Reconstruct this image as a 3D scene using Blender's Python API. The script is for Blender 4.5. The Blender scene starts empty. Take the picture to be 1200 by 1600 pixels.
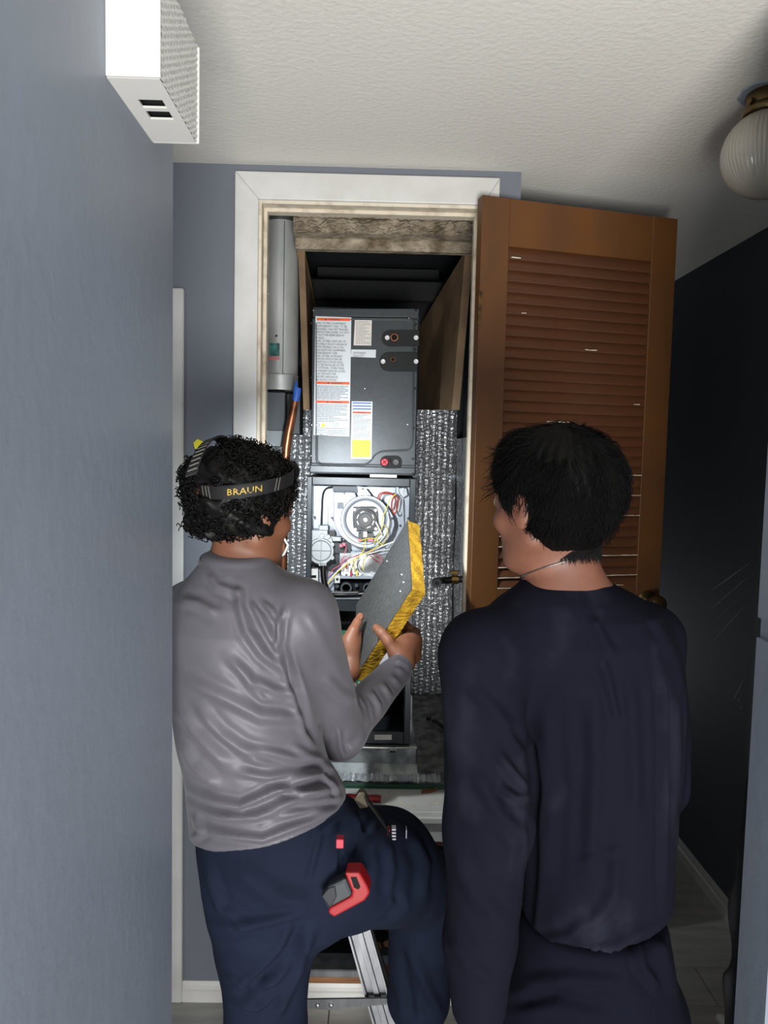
import bpy, math, random
import numpy as np
from math import sin, cos, pi, radians, sqrt
from mathutils import Matrix, Vector, Euler
C = bpy.context.scene.collection
S = bpy.context.scene
RN = random.Random(7)
NR = np.random.RandomState(11)
# ---------------------------------------------------------------- camera
F, H = 1200.0, 1.645
RM = Matrix.Rotation(radians(-0.80), 3, 'Z') @ Matrix.Rotation(radians(90 - 4.25), 3, 'X') @ Matrix.Rotation(radians(1.26), 3, 'Z')
cd = bpy.data.cameras.new('camera'); cam = bpy.data.objects.new('camera', cd); C.objects.link(cam)
cam.location = (0, 0, H); cam.rotation_euler = RM.to_euler()
cd.sensor_fit = 'VERTICAL'; cd.sensor_height = 32.0; cd.lens = 32.0 * F / 1600.0; cd.clip_start = 0.02
S.camera = cam
S.view_settings.view_transform = 'Standard'; S.view_settings.look = 'None'; S.view_settings.gamma = 1.0
S.view_settings.use_curve_mapping = False
S.view_settings.exposure = 0.0
# ---------------------------------------------------------------- world and lights
w = bpy.data.worlds.new('world'); S.world = w; w.use_nodes = True
w.node_tree.nodes['Background'].inputs[0].default_value = (0.80, 0.88, 1.0, 1)
w.node_tree.nodes['Background'].inputs[1].default_value = 0.9
def area(name, loc, target, sx, sy, power, col):
    l = bpy.data.lights.new(name, 'AREA'); l.shape = 'RECTANGLE'; l.size = sx; l.size_y = sy; l.energy = power; l.color = col
    o = bpy.data.objects.new(name, l); C.objects.link(o); o.location = loc
    o.rotation_euler = (Vector(target) - Vector(loc)).to_track_quat('-Z', 'Y').to_euler(); return o
area('window_daylight', (0.28, -1.5, 0.65), (0.15, 2.0, 2.1), 1.15, 0.9, 130, (1.0, 0.985, 0.96))
hl = bpy.data.lights.new('headlamp_beam', 'SPOT'); hl.energy = 40; hl.spot_size = radians(104); hl.spot_blend = 1.0
hl.shadow_soft_size = 0.012; hl.color = (0.90, 0.96, 1.0)
area('hall_fill', (0.85, 4.6, 0.5), (0.85, 3.2, 2.44), 0.7, 0.7, 2.6, (0.95, 0.98, 1.0))  # added fill lamp lifting the hall ceiling; the end wall has no window
beam = bpy.data.objects.new('headlamp_beam', hl); C.objects.link(beam)
# ---------------------------------------------------------------- helpers
def P(x, y, Y):
    """world point that lies on the plane of depth Y along the ray through photo position x, y"""
    d = RM @ Vector(((x - 600) / F, (800 - y) / F, -1.0)); t = Y / d.y
    return Vector((d.x * t, Y, H + d.z * t))
RMn = np.array([list(r) for r in RM])
def projn(v):
    q = (v - np.array([0, 0, H])) @ RMn
    return 600 + F * q[:, 0] / -q[:, 2], 800 - F * q[:, 1] / -q[:, 2]
def tag(o, label=None, cat=None, group=None, kind=None):
    if label: o['label'] = label
    if cat: o['category'] = cat
    if group: o['group'] = group
    if kind: o['kind'] = kind
    return o
def empty(name, loc, label, cat, group=None, kind=None, rz=0.0):
    o = bpy.data.objects.new(name, None); o.empty_display_size = 0.05; C.objects.link(o)
    o.location = loc; o.rotation_euler = (0, 0, rz); return tag(o, label, cat, group, kind)
class MB:
    def __init__(s): s.v = []; s.f = []
    def add(s, vs, fs):
        n = len(s.v); s.v.extend([tuple(v) for v in vs]); s.f.extend([tuple(i + n for i in f) for f in fs]); return s
    def box(s, a, b, M=None, ch=0.0):
        x0, x1 = min(a[0], b[0]), max(a[0], b[0]); y0, y1 = min(a[1], b[1]), max(a[1], b[1]); z0, z1 = min(a[2], b[2]), max(a[2], b[2])
        if ch <= 0:
            v = [(x, y, z) for x in (x0, x1) for y in (y0, y1) for z in (z0, z1)]
            f = [(0, 1, 3, 2), (4, 6, 7, 5), (0, 4, 5, 1), (2, 3, 7, 6), (0, 2, 6, 4), (1, 5, 7, 3)]
        else:
            v = []; f = []
            def corner(sx, sy, sz):
                X = x1 if sx else x0; Yv = y1 if sy else y0; Z = z1 if sz else z0
                dx = -ch if sx else ch; dy = -ch if sy else ch; dz = -ch if sz else ch
                i = len(v); v.extend([(X, Yv + dy, Z + dz), (X + dx, Yv, Z + dz), (X + dx, Yv + dy, Z)]); return i
            c = {k: corner(*k) for k in [(a_, b_, c_) for a_ in (0, 1) for b_ in (0, 1) for c_ in (0, 1)]}
            for sx in (0, 1): f.append([c[(sx, 0, 0)], c[(sx, 1, 0)], c[(sx, 1, 1)], c[(sx, 0, 1)]][::1 if sx else -1])
            for sy in (0, 1): f.append([i + 1 for i in [c[(0, sy, 0)], c[(1, sy, 0)], c[(1, sy, 1)], c[(0, sy, 1)]]][::-1 if sy else 1])
            for sz in (0, 1): f.append([i + 2 for i in [c[(0, 0, sz)], c[(1, 0, sz)], c[(1, 1, sz)], c[(0, 1, sz)]]][::1 if sz else -1])
            for k in c: f.append([c[k], c[k] + 1, c[k] + 2])
            for a_ in (0, 1):
                for b_ in (0, 1):
                    p, q = c[(0, a_, b_)], c[(1, a_, b_)]; f.append([p + 1, q + 1, q + 2, p + 2])
                    p, q = c[(a_, 0, b_)], c[(a_, 1, b_)]; f.append([p, q, q + 2, p + 2])
                    p, q = c[(a_, b_, 0)], c[(a_, b_, 1)]; f.append([p, q, q + 1, p + 1])
        if M is not None: v = [tuple(M @ Vector(p)) for p in v]
        return s.add(v, f)
    def prism(s, poly, off):
        """poly: closed 3d outline, extruded by the vector off"""
        n = len(poly); off = Vector(off); v = [Vector(p) for p in poly] + [Vector(p) + off for p in poly]
        f = [list(range(n))[::-1], list(range(n, 2 * n))] + [(i, (i + 1) % n, n + (i + 1) % n, n + i) for i in range(n)]
        return s.add(v, f)
    def tube(s, pts, r, n=8, cap=True, flat=None):
        pts = [Vector(p) for p in pts]; m = len(pts); rr = r if isinstance(r, (list, tuple)) else [r] * m
        v = []; up = None
        for i, p in enumerate(pts):
            t = (pts[min(i + 1, m - 1)] - pts[max(i - 1, 0)])
            if t.length < 1e-9: t = Vector((0, 0, 1))
            t.normalize()
            if up is None: up = Vector((0, 0, 1)) if abs(t.z) < 0.9 else Vector((0, 1, 0))
            a = t.cross(up)
            if a.length < 1e-6: a = t.cross(Vector((1, 0, 0)))
            a.normalize(); b = a.cross(t).normalized(); up = b
            for k in range(n):
                an = 2 * pi * k / n; v.append(p + a * (rr[i] * cos(an)) + b * (rr[i] * sin(an) * (flat or 1)))
        f = [(i * n + k, i * n + (k + 1) % n, (i + 1) * n + (k + 1) % n, (i + 1) * n + k) for i in range(m - 1) for k in range(n)]
        if cap: f += [tuple(range(n))[::-1], tuple(range((m - 1) * n, m * n))]
        return s.add(v, f)
    def lathe(s, prof, o, axis=(0, 0, 1), n=32, wob=None):
        """prof: (radius, height) pairs from o along axis"""
        ax = Vector(axis).normalized(); a = ax.orthogonal().normalized(); b = ax.cross(a); o = Vector(o); v = []
        for (r, h) in prof:
            for k in range(n):
                an = 2 * pi * k / n; q = r * (1 + (wob(an, h) if wob else 0)); v.append(o + ax * h + a * (q * cos(an)) + b * (q * sin(an)))
        f = [(i * n + k, i * n + (k + 1) % n, (i + 1) * n + (k + 1) % n, (i + 1) * n + k) for i in range(len(prof) - 1) for k in range(n)]
        f += [tuple(range(n))[::-1], tuple(range((len(prof) - 1) * n, len(prof) * n))]
        return s.add(v, f)
    def build(s, name, mat, parent=None, smooth=False, bevel=0.0, seg=2, loc=None):
        me = bpy.data.meshes.new(name); me.from_pydata(s.v, [], s.f); me.validate(); me.update()
        import bmesh as _b
        bm = _b.new(); bm.from_mesh(me); _b.ops.recalc_face_normals(bm, faces=bm.faces); bm.to_mesh(me); bm.free()
        return mobj(name, me, mat, parent, smooth, bevel, seg)
def mobj(name, me, mat, parent=None, smooth=False, bevel=0.0, seg=2):
    if mat: me.materials.append(mat)
    if smooth:
        me.shade_smooth()
        if len(me.vertices) < 20000: me.set_sharp_from_angle(angle=radians(42))
    o = bpy.data.objects.new(name, me); C.objects.link(o)
    if parent is not None:
        o.parent = parent; p = parent; M = Matrix.Identity(4)
        while p is not None:
            M = (Matrix.Translation(p.location) @ p.rotation_euler.to_matrix().to_4x4()) @ M if False else M; p = p.parent
        if not parent.get('local'): o.matrix_parent_inverse = wm(parent).inverted()
    if bevel:
        md = o.modifiers.new('bevel', 'BEVEL'); md.width = bevel; md.segments = seg; md.limit_method = 'ANGLE'; md.angle_limit = radians(40)
    return o
def wm(o):
    M = Matrix.Translation(o.location) @ o.rotation_euler.to_matrix().to_4x4()
    return (wm(o.parent) @ o.matrix_parent_inverse @ M) if o.parent else M
def text_mesh(name, body, mat, parent, loc, size, ux=(1, 0, 0), uy=(0, 0, 1), align='LEFT', bold=0.0, mapf=None, width=None, ls=1.0):
    cu = bpy.data.curves.new(name, 'FONT'); cu.body = body; cu.size = size; cu.align_x = align; cu.extrude = 0.00006; cu.offset = bold
    cu.resolution_u = 1; cu.space_line = ls
    o = bpy.data.objects.new(name, cu); C.objects.link(o); dg = bpy.context.evaluated_depsgraph_get(); dg.update()
    me = bpy.data.meshes.new_from_object(o.evaluated_get(dg)); bpy.data.objects.remove(o)
    ux = Vector(ux).normalized(); uy = Vector(uy).normalized(); un = ux.cross(uy); loc = Vector(loc)
    sc = 1.0
    if width:
        xs = [v.co.x for v in me.vertices]; sc = width / max(max(xs) - min(xs), 1e-6)
    for v in me.vertices:
        c = v.co.copy(); c.x *= sc
        v.co = mapf(c) if mapf else loc + ux * c.x + uy * c.y + un * c.z
    me.materials.clear(); return mobj(name, me, mat, parent)
# ---------------------------------------------------------------- materials
def srgb(c): return tuple(((x / 255) / 12.92 if x / 255 <= 0.04045 else ((x / 255 + 0.055) / 1.055) ** 2.4) for x in c) + (1,)
def mat(name, col, rough=0.6, metal=0.0, col2=None, nscale=6.0, contrast=(0.35, 0.65), bump=0.0, bscale=60.0, bdist=0.002, spec=0.5,
        stretch=(1, 1, 1), rough2=None, voron=False, emis=0.0, trans=0.0, sheen=0.0, alpha=1.0, detail=4.0, sss=0.0):
    m = bpy.data.materials.new(name); m.use_nodes = True; nt = m.node_tree; b = nt.nodes['Principled BSDF']
    b.inputs['Base Color'].default_value = srgb(col); b.inputs['Roughness'].default_value = rough; b.inputs['Metallic'].default_value = metal
    b.inputs['Specular IOR Level'].default_value = spec
    if trans: b.inputs['Transmission Weight'].default_value = trans
    if sheen: b.inputs['Sheen Weight'].default_value = sheen
    if sss:
        b.inputs['Subsurface Weight'].default_value = sss; b.inputs['Subsurface Radius'].default_value = (0.012, 0.005, 0.003); b.inputs['Subsurface Scale'].default_value = 1.0
    if emis: b.inputs['Emission Color'].default_value = srgb(col); b.inputs['Emission Strength'].default_value = emis
    tc = nt.nodes.new('ShaderNodeTexCoord'); mp = nt.nodes.new('ShaderNodeMapping'); mp.inputs['Scale'].default_value = stretch
    nt.links.new(tc.outputs['Object'], mp.inputs[0])
    if col2 is not None or rough2 is not None:
        n = nt.nodes.new('ShaderNodeTexNoise'); n.inputs['Scale'].default_value = nscale; n.inputs['Detail'].default_value = detail
        nt.links.new(mp.outputs[0], n.inputs['Vector'])
        r = nt.nodes.new('ShaderNodeMapRange'); r.inputs[1].default_value = contrast[0]; r.inputs[2].default_value = contrast[1]
        nt.links.new(n.outputs[0], r.inputs[0])
        if col2 is not None:
            mx = nt.nodes.new('ShaderNodeMix'); mx.data_type = 'RGBA'; mx.inputs[6].default_value = srgb(col); mx.inputs[7].default_value = srgb(col2)
            nt.links.new(r.outputs[0], mx.inputs[0]); nt.links.new(mx.outputs[2], b.inputs['Base Color'])
        if rough2 is not None:
            m2 = nt.nodes.new('ShaderNodeMapRange'); m2.inputs[3].default_value = rough; m2.inputs[4].default_value = rough2
            nt.links.new(r.outputs[0], m2.inputs[0]); nt.links.new(m2.outputs[0], b.inputs['Roughness'])
    if bump:
        if voron:
            t = nt.nodes.new('ShaderNodeTexVoronoi'); t.inputs['Scale'].default_value = bscale; o_ = t.outputs['Distance']
        else:
            t = nt.nodes.new('ShaderNodeTexNoise'); t.inputs['Scale'].default_value = bscale; t.inputs['Detail'].default_value = detail; o_ = t.outputs[0]
        nt.links.new(mp.outputs[0], t.inputs['Vector'])
        bp = nt.nodes.new('ShaderNodeBump'); bp.inputs['Strength'].default_value = bump; bp.inputs['Distance'].default_value = bdist
        nt.links.new(o_, bp.inputs['Height']); nt.links.new(bp.outputs[0], b.inputs['Normal'])
    return m
M = {}
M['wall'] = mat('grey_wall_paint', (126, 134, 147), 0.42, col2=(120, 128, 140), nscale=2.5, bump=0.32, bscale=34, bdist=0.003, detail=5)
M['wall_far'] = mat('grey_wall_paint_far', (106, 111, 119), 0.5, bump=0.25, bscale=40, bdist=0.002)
M['wall_dark'] = mat('charcoal_wall_paint', (64, 68, 74), 0.7, bump=0.15, bscale=60, bdist=0.001)
M['ceil'] = mat('textured_ceiling_paint', (224, 221, 213), 0.85, bump=0.7, bscale=75, bdist=0.0025, detail=7)
M['white'] = mat('white_trim_paint', (210, 209, 205), 0.42, col2=(198, 196, 191), nscale=9, bump=0.15, bscale=50)
M['cream'] = mat('dirty_cream_paint', (216, 205, 185), 0.6, col2=(165, 148, 125), nscale=24, contrast=(0.5, 0.8), bump=0.3, bscale=120)
M['whiteplastic'] = mat('white_plastic', (214, 213, 208), 0.35)
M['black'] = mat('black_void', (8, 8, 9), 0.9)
M['tile'] = mat('grey_plank_tile', (182, 180, 174), 0.4, col2=(160, 158, 152), nscale=5, stretch=(1, 6, 1), bump=0.08, bscale=30)
M['grout'] = mat('dark_grout', (62, 60, 56), 0.9)
M['wood'] = mat('stained_door_wood', (102, 64, 28), 0.42, col2=(76, 45, 20), nscale=5.5, contrast=(0.3, 0.7), stretch=(1, 1, 0.5), bump=0.12, bscale=90, rough2=0.6)
M['slat'] = mat('stained_slat_wood', (92, 55, 32), 0.42, col2=(74, 43, 25), nscale=7, stretch=(0.6, 1, 3), bump=0.1, bscale=90, rough2=0.55)
M['rawwood'] = mat('bare_brown_wood', (140, 96, 62), 0.7, col2=(96, 62, 38), nscale=12, stretch=(0.3, 1, 4), bump=0.3)
M['galv'] = mat('galvanised_steel', (170, 176, 178), 0.38, 0.85, col2=(120, 126, 128), nscale=14, contrast=(0.4, 0.6), rough2=0.5)
M['cab'] = mat('grey_cabinet_enamel', (48, 54, 58), 0.36, 0.25, col2=(44, 49, 53), nscale=60, bump=0.2, bscale=260, bdist=0.0006)
M['cabdark'] = mat('dark_grey_enamel', (52, 56, 59), 0.45, 0.2)
M['gasket'] = mat('black_foam_gasket', (26, 27, 28), 0.8, bump=0.3, bscale=300)
M['foil'] = mat('bubble_foil', (240, 243, 246), 0.26, 0.6, col2=(216, 219, 222), nscale=40, bump=0.5, bscale=95, bdist=0.003, voron=True)
M['foildark'] = mat('dusty_foil_paper', (165, 165, 163), 0.45, 0.4, col2=(100, 100, 98), nscale=22, contrast=(0.4, 0.65), bump=0.8, bscale=60, bdist=0.003)
M['plaster'] = mat('rough_plaster', (178, 165, 145), 0.95, col2=(104, 90, 70), nscale=14, bump=1.0, bscale=60, bdist=0.008, detail=8)
M['ductboard'] = mat('brown_duct_board', (146, 120, 92), 0.7, col2=(112, 90, 68), nscale=7, bump=0.2)
M['fibre'] = mat('yellow_glass_fibre', (196, 154, 34), 0.95, col2=(168, 126, 24), nscale=40, bump=0.6, bscale=220, bdist=0.0015, detail=7)
M['dullfibre'] = mat('dull_yellow_glass_fibre', (176, 150, 60), 0.95, col2=(130, 106, 44), nscale=30, bump=0.9, bscale=120)
M['facing'] = mat('black_board_facing', (92, 94, 94), 0.4, 0.1, col2=(62, 64, 64), nscale=40, stretch=(7, 7, 1), bump=0.35, bscale=120, bdist=0.001, rough2=0.5)
M['copper'] = mat('copper_pipe', (168, 108, 78), 0.35, 0.85, col2=(110, 70, 52), nscale=20)
M['bluetape'] = mat('blue_tape', (40, 84, 168), 0.55)
M['brass'] = mat('aged_brass', (150, 118, 66), 0.35, 0.9, col2=(96, 74, 42), nscale=20)
M['darkbrass'] = mat('dark_brass', (110, 92, 60), 0.3, 0.9)
M['steel'] = mat('bright_steel', (190, 192, 194), 0.25, 0.95)
M['alu'] = mat('ladder_aluminium', (140, 142, 145), 0.4, 0.8, col2=(112, 114, 118), nscale=30, stretch=(1, 1, 0.1))
M['partition'] = mat('bright_sheet_metal', (176, 183, 192), 0.4, 0.4, col2=(158, 165, 174), nscale=8)
M['cast'] = mat('cast_aluminium', (158, 162, 164), 0.5, 0.6, bump=0.2, bscale=200)
M['blackplastic'] = mat('black_plastic', (22, 22, 24), 0.35)
M['blackrubber'] = mat('black_rubber_hose', (14, 14, 15), 0.28)
M['red'] = mat('red_plastic', (150, 22, 28), 0.4)
M['pinkred'] = mat('faded_red_cap', (176, 44, 62), 0.5)
M['redwire'] = mat('red_wire', (170, 60, 40), 0.4)
M['yellow'] = mat('yellow_wire', (236, 214, 90), 0.4)
M['whitewire'] = mat('white_wire', (232, 230, 220), 0.4)
M['purple'] = mat('purple_wire', (96, 70, 130), 0.4)
M['pink'] = mat('pink_wire', (224, 110, 130), 0.4)
M['orangelab'] = mat('orange_print', (214, 92, 34), 0.6)
M['labelwhite'] = mat('white_label_paper', (204, 210, 214), 0.55)
M['labelcream'] = mat('cream_label_paper', (214, 208, 200), 0.55)
M['ink'] = mat('dark_print', (56, 60, 66), 0.6)
M['inklight'] = mat('grey_print', (128, 134, 140), 0.6)
M['labelyellow'] = mat('yellow_label_print', (244, 232, 34), 0.5)
M['inkolive'] = mat('olive_print', (178, 168, 40), 0.5)
M['labelblue'] = mat('blue_label_print', (72, 104, 160), 0.5)
M['green'] = mat('dark_green_edge', (28, 74, 58), 0.6)
M['pcb'] = mat('green_circuit_board', (20, 104, 72), 0.45)
M['teal'] = mat('teal_sticker', (70, 140, 130), 0.6, col2=(40, 70, 68), nscale=60)
M['pinkink'] = mat('pink_print', (190, 120, 124), 0.6)
M['glass'] = mat('frosted_ribbed_glass', (214, 208, 194), 0.16, trans=0.45, spec=0.6)
M['paleblue'] = mat('pale_blue_overpaint', (150, 160, 166), 0.6, bump=0.4, bscale=40)
M['skin'] = mat('skin_tan', (128, 84, 60), 0.55, col2=(112, 70, 50), nscale=16, bump=0.12, bscale=260, bdist=0.0006, sss=0.12)
M['skin2'] = mat('skin_light_tan', (124, 82, 64), 0.55, col2=(110, 70, 54), nscale=16, bump=0.12, bscale=260, bdist=0.0006, sss=0.12)
M['hair'] = mat('black_hair', (11, 10, 10), 0.5, spec=0.2)
M['hair2'] = mat('black_straight_hair', (10, 9, 9), 0.65, spec=0.08)
M['shirt'] = mat('grey_knit_shirt', (94, 92, 99), 0.5, sheen=0.1, bump=0.25, bscale=700, bdist=0.0005, col2=(88, 86, 93), nscale=5, spec=0.4)
M['navy'] = mat('navy_cotton_shirt', (13, 14, 26), 0.9, col2=(34, 35, 46), nscale=9, contrast=(0.56, 0.80), stretch=(1, 1, 0.6), bump=0.3, bscale=600, bdist=0.0005, spec=0.12)
M['trouser'] = mat('navy_work_trousers', (25, 32, 50), 0.85, col2=(20, 26, 42), nscale=5, bump=0.35, bscale=500, bdist=0.0006, spec=0.15)
M['denim'] = mat('navy_trousers', (12, 13, 25), 0.9, bump=0.35, bscale=500, bdist=0.0006, spec=0.1)
M['strap'] = mat('black_webbing', (16, 16, 18), 0.7, bump=0.4, bscale=500, bdist=0.0006)
M['strapgrey'] = mat('grey_webbing_print', (104, 102, 98), 0.7)
M['gold'] = mat('gold_print', (190, 158, 62), 0.6)
M['lens'] = mat('headlamp_lens', (235, 245, 255), 0.3, emis=6.0)
M['eye'] = mat('eye_white', (230, 228, 222), 0.2)
M['cloth'] = mat('black_cloth', (20, 20, 24), 0.9, bump=0.4, bscale=300)
M['reflect'] = mat('reflective_thread', (190, 192, 200), 0.4)
M['khaki'] = mat('khaki_pocket_lining', (84, 78, 64), 0.8, bump=0.3, bscale=400)
M['rust'] = mat('rusty_hinge', (112, 84, 48), 0.55, 0.6, col2=(60, 44, 30), nscale=40)
M['chalk'] = mat('pale_scuff', (170, 172, 176), 0.9)
M['greysteel'] = mat('dull_grey_steel', (78, 82, 86), 0.5, 0.6)
M['motor'] = mat('motor_grey', (46, 48, 52), 0.35, 0.5)
# ---------------------------------------------------------------- the setting
YW = 2.2          # far wall
CZ = 2.44         # ceiling height
def struct(name, mb, m, label=None, cat=None, bevel=0.0, parent=None):
    o = mb.build(name, m, parent, bevel=bevel); return tag(o, label, cat, kind='structure')
fl = struct('floor', MB().box((-1.2, -2.8, -0.06), (2.1, 5.0, -0.004)), M['grout'], 'grey plank tile floor with dark joints')
tme = {}
for j in range(-3, 18):
    y0 = 2.2 + (j - 3) * 0.178
    if y0 > 3.6: break
    off = (j % 3) * 0.31
    for i in range(-3, 5):
        x0 = -0.36 + off + i * 0.9 - 0.36; x1 = x0 + 0.9
        if x1 < -0.8 or x0 > 1.32 or y0 + 0.178 < 1.6: continue
        a, b_ = max(x0, -1.2), min(x1, 1.9)
        MB().box((a + 0.0015, y0 + 0.0015, -0.01), (b_ - 0.0015, y0 + 0.1765, RN.uniform(-0.0008, 0.0)), ch=0.0008).build('tile', M['tile'], fl)
tag(MB().box((-1.2, -2.8, -0.008), (2.1, 1.66, 0.0)).build('near_tiles', M['tile'], fl), kind='stuff')
struct('ceiling', MB().box((-1.2, -2.8, CZ), (2.1, 5.0, CZ + 0.08)), M['ceil'], 'off-white textured ceiling')
# far wall: with the closet opening and the return opening under the platform
OL, OR, OB, OT = -0.345, 0.298, 0.59, 2.352   # rough opening
RL, RR, RB, RT = -0.22, 0.27, 0.085, 0.505    # return air opening
wf = MB()
T = 0.09
wf.box((-1.2, YW, 0), (min(OL, RL), YW + T, CZ)); wf.box((OR, YW, 0), (0.393, YW + T, CZ)); wf.box((OL, YW, OT), (OR, YW + T, CZ))
wf.box((OL, YW, RT), (OR, YW + T, OB - 0.03)); wf.box((OL, YW, 0), (OR, YW + T, RB)); wf.box((OL, YW, RB), (RL, YW + T, RT)); wf.box((RR, YW, RB), (OR, YW + T, RT))
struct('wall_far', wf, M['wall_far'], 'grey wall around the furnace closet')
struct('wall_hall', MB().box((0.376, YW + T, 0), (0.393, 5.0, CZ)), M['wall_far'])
struct('wall_end', MB().box((0.393, 4.9, 0), (1.31, 5.0, CZ)), M['wall_dark'])
wr = struct('wall_right', MB().box((1.31, 1.3, 0), (1.41, 5.0, CZ)), M['wall_dark'], 'dark charcoal hall wall with pale diagonal scuffs')
struct('wall_left', MB().box((-0.45, -2.8, 0), (-0.35, 1.34, CZ)), M['wall'], 'grey semi-gloss wall with roller texture beside the chime')
jb = MB()
prof = [(0.667, 1.2), (2.1, 1.2), (2.1, 1.3), (0.667, 1.3)]
jb.prism([(x, y, 0) for x, y in prof], (0, 0, 1.345)); jb.prism([(x + (0.006 if x < 1 else 0), y, 1.345) for x, y in prof], (0, 0, 0.035)); jb.prism([(x, y, 1.38) for x, y in prof], (0, 0, CZ - 1.38))
struct('wall_near', jb, M['wall'], 'grey wall end with a chipped edge, beside the dark hanging coat')
struct('wall_side', MB().box((2.0, -2.8, 0), (2.1, 1.2, CZ)), M['wall'])
struct('wall_beyond', MB().box((-1.2, 1.34, 0), (-1.1, 2.2, CZ)), M['wall_far'])
# scuffs on the hall wall
for (x0, y0, x1, y1, ww) in [(1114, 921, 1171, 880, 1.5), (1112, 951, 1169, 901, 1.3), (1110, 978, 1168, 922, 0.8), (1111, 1006, 1166, 943, 1.6), (1146, 1094, 1163, 1060, 1.5), (1153, 1097, 1161, 1081, 0.8), (1157, 1108, 1160, 1100, 1.4)]:
    def onw(x, y):
        d = RM @ Vector(((x - 600) / F, (800 - y) / F, -1.0)); t = 1.3095 / d.x; return Vector((1.3095, d.y * t, H + d.z * t))
    a, b_ = onw(x0, y0), onw(x1, y1); t_ = (b_ - a).normalized(); n_ = t_.cross(Vector((1, 0, 0))) * 0.0022 * ww
    pts = [a - n_ * 0.3, a + (b_ - a) * 0.15 - n_, a + (b_ - a) * 0.6 - n_ * 0.8, b_ - n_ * 0.15, b_ + n_ * 0.15, a + (b_ - a) * 0.5 + n_ * 0.8, a + (b_ - a) * 0.1 + n_, a + n_ * 0.3]
    MB().prism(pts, (0.003, 0, 0)).build('scuff', M['chalk'], wr)
# baseboards
def baseboard(name, p0, p1, nrm, h=0.062, t=0.012, label=None):
    p0, p1, nrm = Vector(p0), Vector(p1), Vector(nrm)
    prof = [(0, 0), (t, 0), (t, h * 0.55), (t * 0.62, h * 0.62), (t * 0.62, h * 0.8), (t * 0.3, h), (0, h)]
    mb = MB().prism([p0 + nrm * a + Vector((0, 0, b_)) for a, b_ in prof], p1 - p0); struct(name, mb, M['white'], label)
baseboard('baseboard_far', (-0.541, YW, 0), (0.393, YW, 0), (0, -1, 0), label='white baseboard under the return air opening')
baseboard('baseboard_right', (1.31, 1.3, 0), (1.31, 4.9, 0), (-1, 0, 0), h=0.075, label='white baseboard along the dark hall wall')
baseboard('baseboard_near', (0.667, 1.2, 0), (2.0, 1.2, 0), (0, -1, 0), h=0.075)
# casing of the doorway at the left
t2 = MB().box((-0.62, YW - 0.018, 0), (-0.541, YW, 2.096), ch=0.004)
struct('trim_2', t2, M['white'], 'tall white door casing beside the near grey wall')
struct('trim_4', MB().box((-1.1, YW - 0.017, 2.03), (-0.621, YW, 2.095), ch=0.004), M['white'])
d2 = MB().box((-1.099, YW - 0.006, 0.01), (-0.622, YW - 0.0005, 2.028), ch=0.001)
for z0_, z1_ in ((0.25, 0.95), (1.1, 1.85)):
    for fr_ in (((-1.02, z0_), (-0.70, z0_ + 0.02)), ((-1.02, z1_ - 0.02), (-0.70, z1_)), ((-1.02, z0_ + 0.02), (-1.0, z1_ - 0.02)), ((-0.72, z0_ + 0.02), (-0.70, z1_ - 0.02))):
        d2.box((fr_[0][0], YW - 0.011, fr_[0][1]), (fr_[1][0], YW - 0.006, fr_[1][1]), ch=0.001)
struct('door_2', d2, M['white'])
# closet casing
tr = empty('trim_1', (0, YW, OB), 'white casing around the furnace closet opening', None, kind='structure')
CL, CR, CT = P(367, 500, YW).x, 0.332, P(570, 275, YW).z
il, ir, it = -0.335, 0.288, 2.343
cs = 0.016
MB().prism([(CL, YW, 0.575), (il, YW, 0.575), (il, YW, it), (CL, YW, CT)], (0, -cs, 0)).build('casing_board', M['white'], tr, bevel=0.003)
MB().prism([(CR, YW, 0.575), (ir, YW, 0.575), (ir, YW, it), (CR, YW, CT)], (0, -cs, 0)).build('casing_board', M['white'], tr, bevel=0.003)
MB().prism([(CL, YW, CT), (il, YW, it), (ir, YW, it), (CR, YW, CT)], (0, -cs, 0)).build('casing_board', M['white'], tr, bevel=0.003)
for (a, b_) in [((OL, YW - 0.004, OB), (il + 0.008, YW + 0.10, OT)), ((ir - 0.008, YW - 0.004, OB), (OR, YW + 0.10, OT)), ((OL + 0.001, YW - 0.0052, it - 0.0084), (OR - 0.001, YW + 0.098, OT - 0.001))]:
    MB().box(a, b_, ch=0.001).build('jamb', M['cream'], tr)
for (a, b_) in [((il + 0.008, YW + 0.035, OB), (il + 0.018, YW + 0.07, it)), ((ir - 0.018, YW + 0.035, OB), (ir - 0.008, YW + 0.07, it)), ((il + 0.0085, YW + 0.0342, it - 0.0184), (ir - 0.0085, YW + 0.0705, it - 0.0078))]:
    MB().box(a, b_, ch=0.001).build('door_stop', M['cream'], tr)
# sill and apron of the raised platform
pf = empty('trim_3', (0, YW, OB), 'white wooden sill and apron below the closet opening', None, kind='structure')
MB().box((-0.405, YW - 0.035, 0.572), (0.36, YW + 0.0, 0.594), ch=0.004).build('sill_board', M['white'], pf)
MB().box((-0.40, YW - 0.016, 0.510), (0.345, YW, 0.572), ch=0.002).build('apron_board', M['white'], pf)
MB().box((-0.335, YW, 0.574), (0.288, 2.355, 0.594), ch=0.002).build('threshold', M['white'], pf)
for k in range(7):
    x = 0.02 + 0.037 * k; MB().box((x, YW + 0.03 + 0.01 * (k % 3), 0.594), (x + RN.uniform(0.006, 0.02), YW + 0.04 + 0.01 * (k % 3), 0.597), ch=0.001).build('paint_chip', M['cream'], pf)
struct('platform', MB().box((-0.42, 2.29, 0.52), (0.374, 3.36, 0.592)), M['rawwood'])
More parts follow.
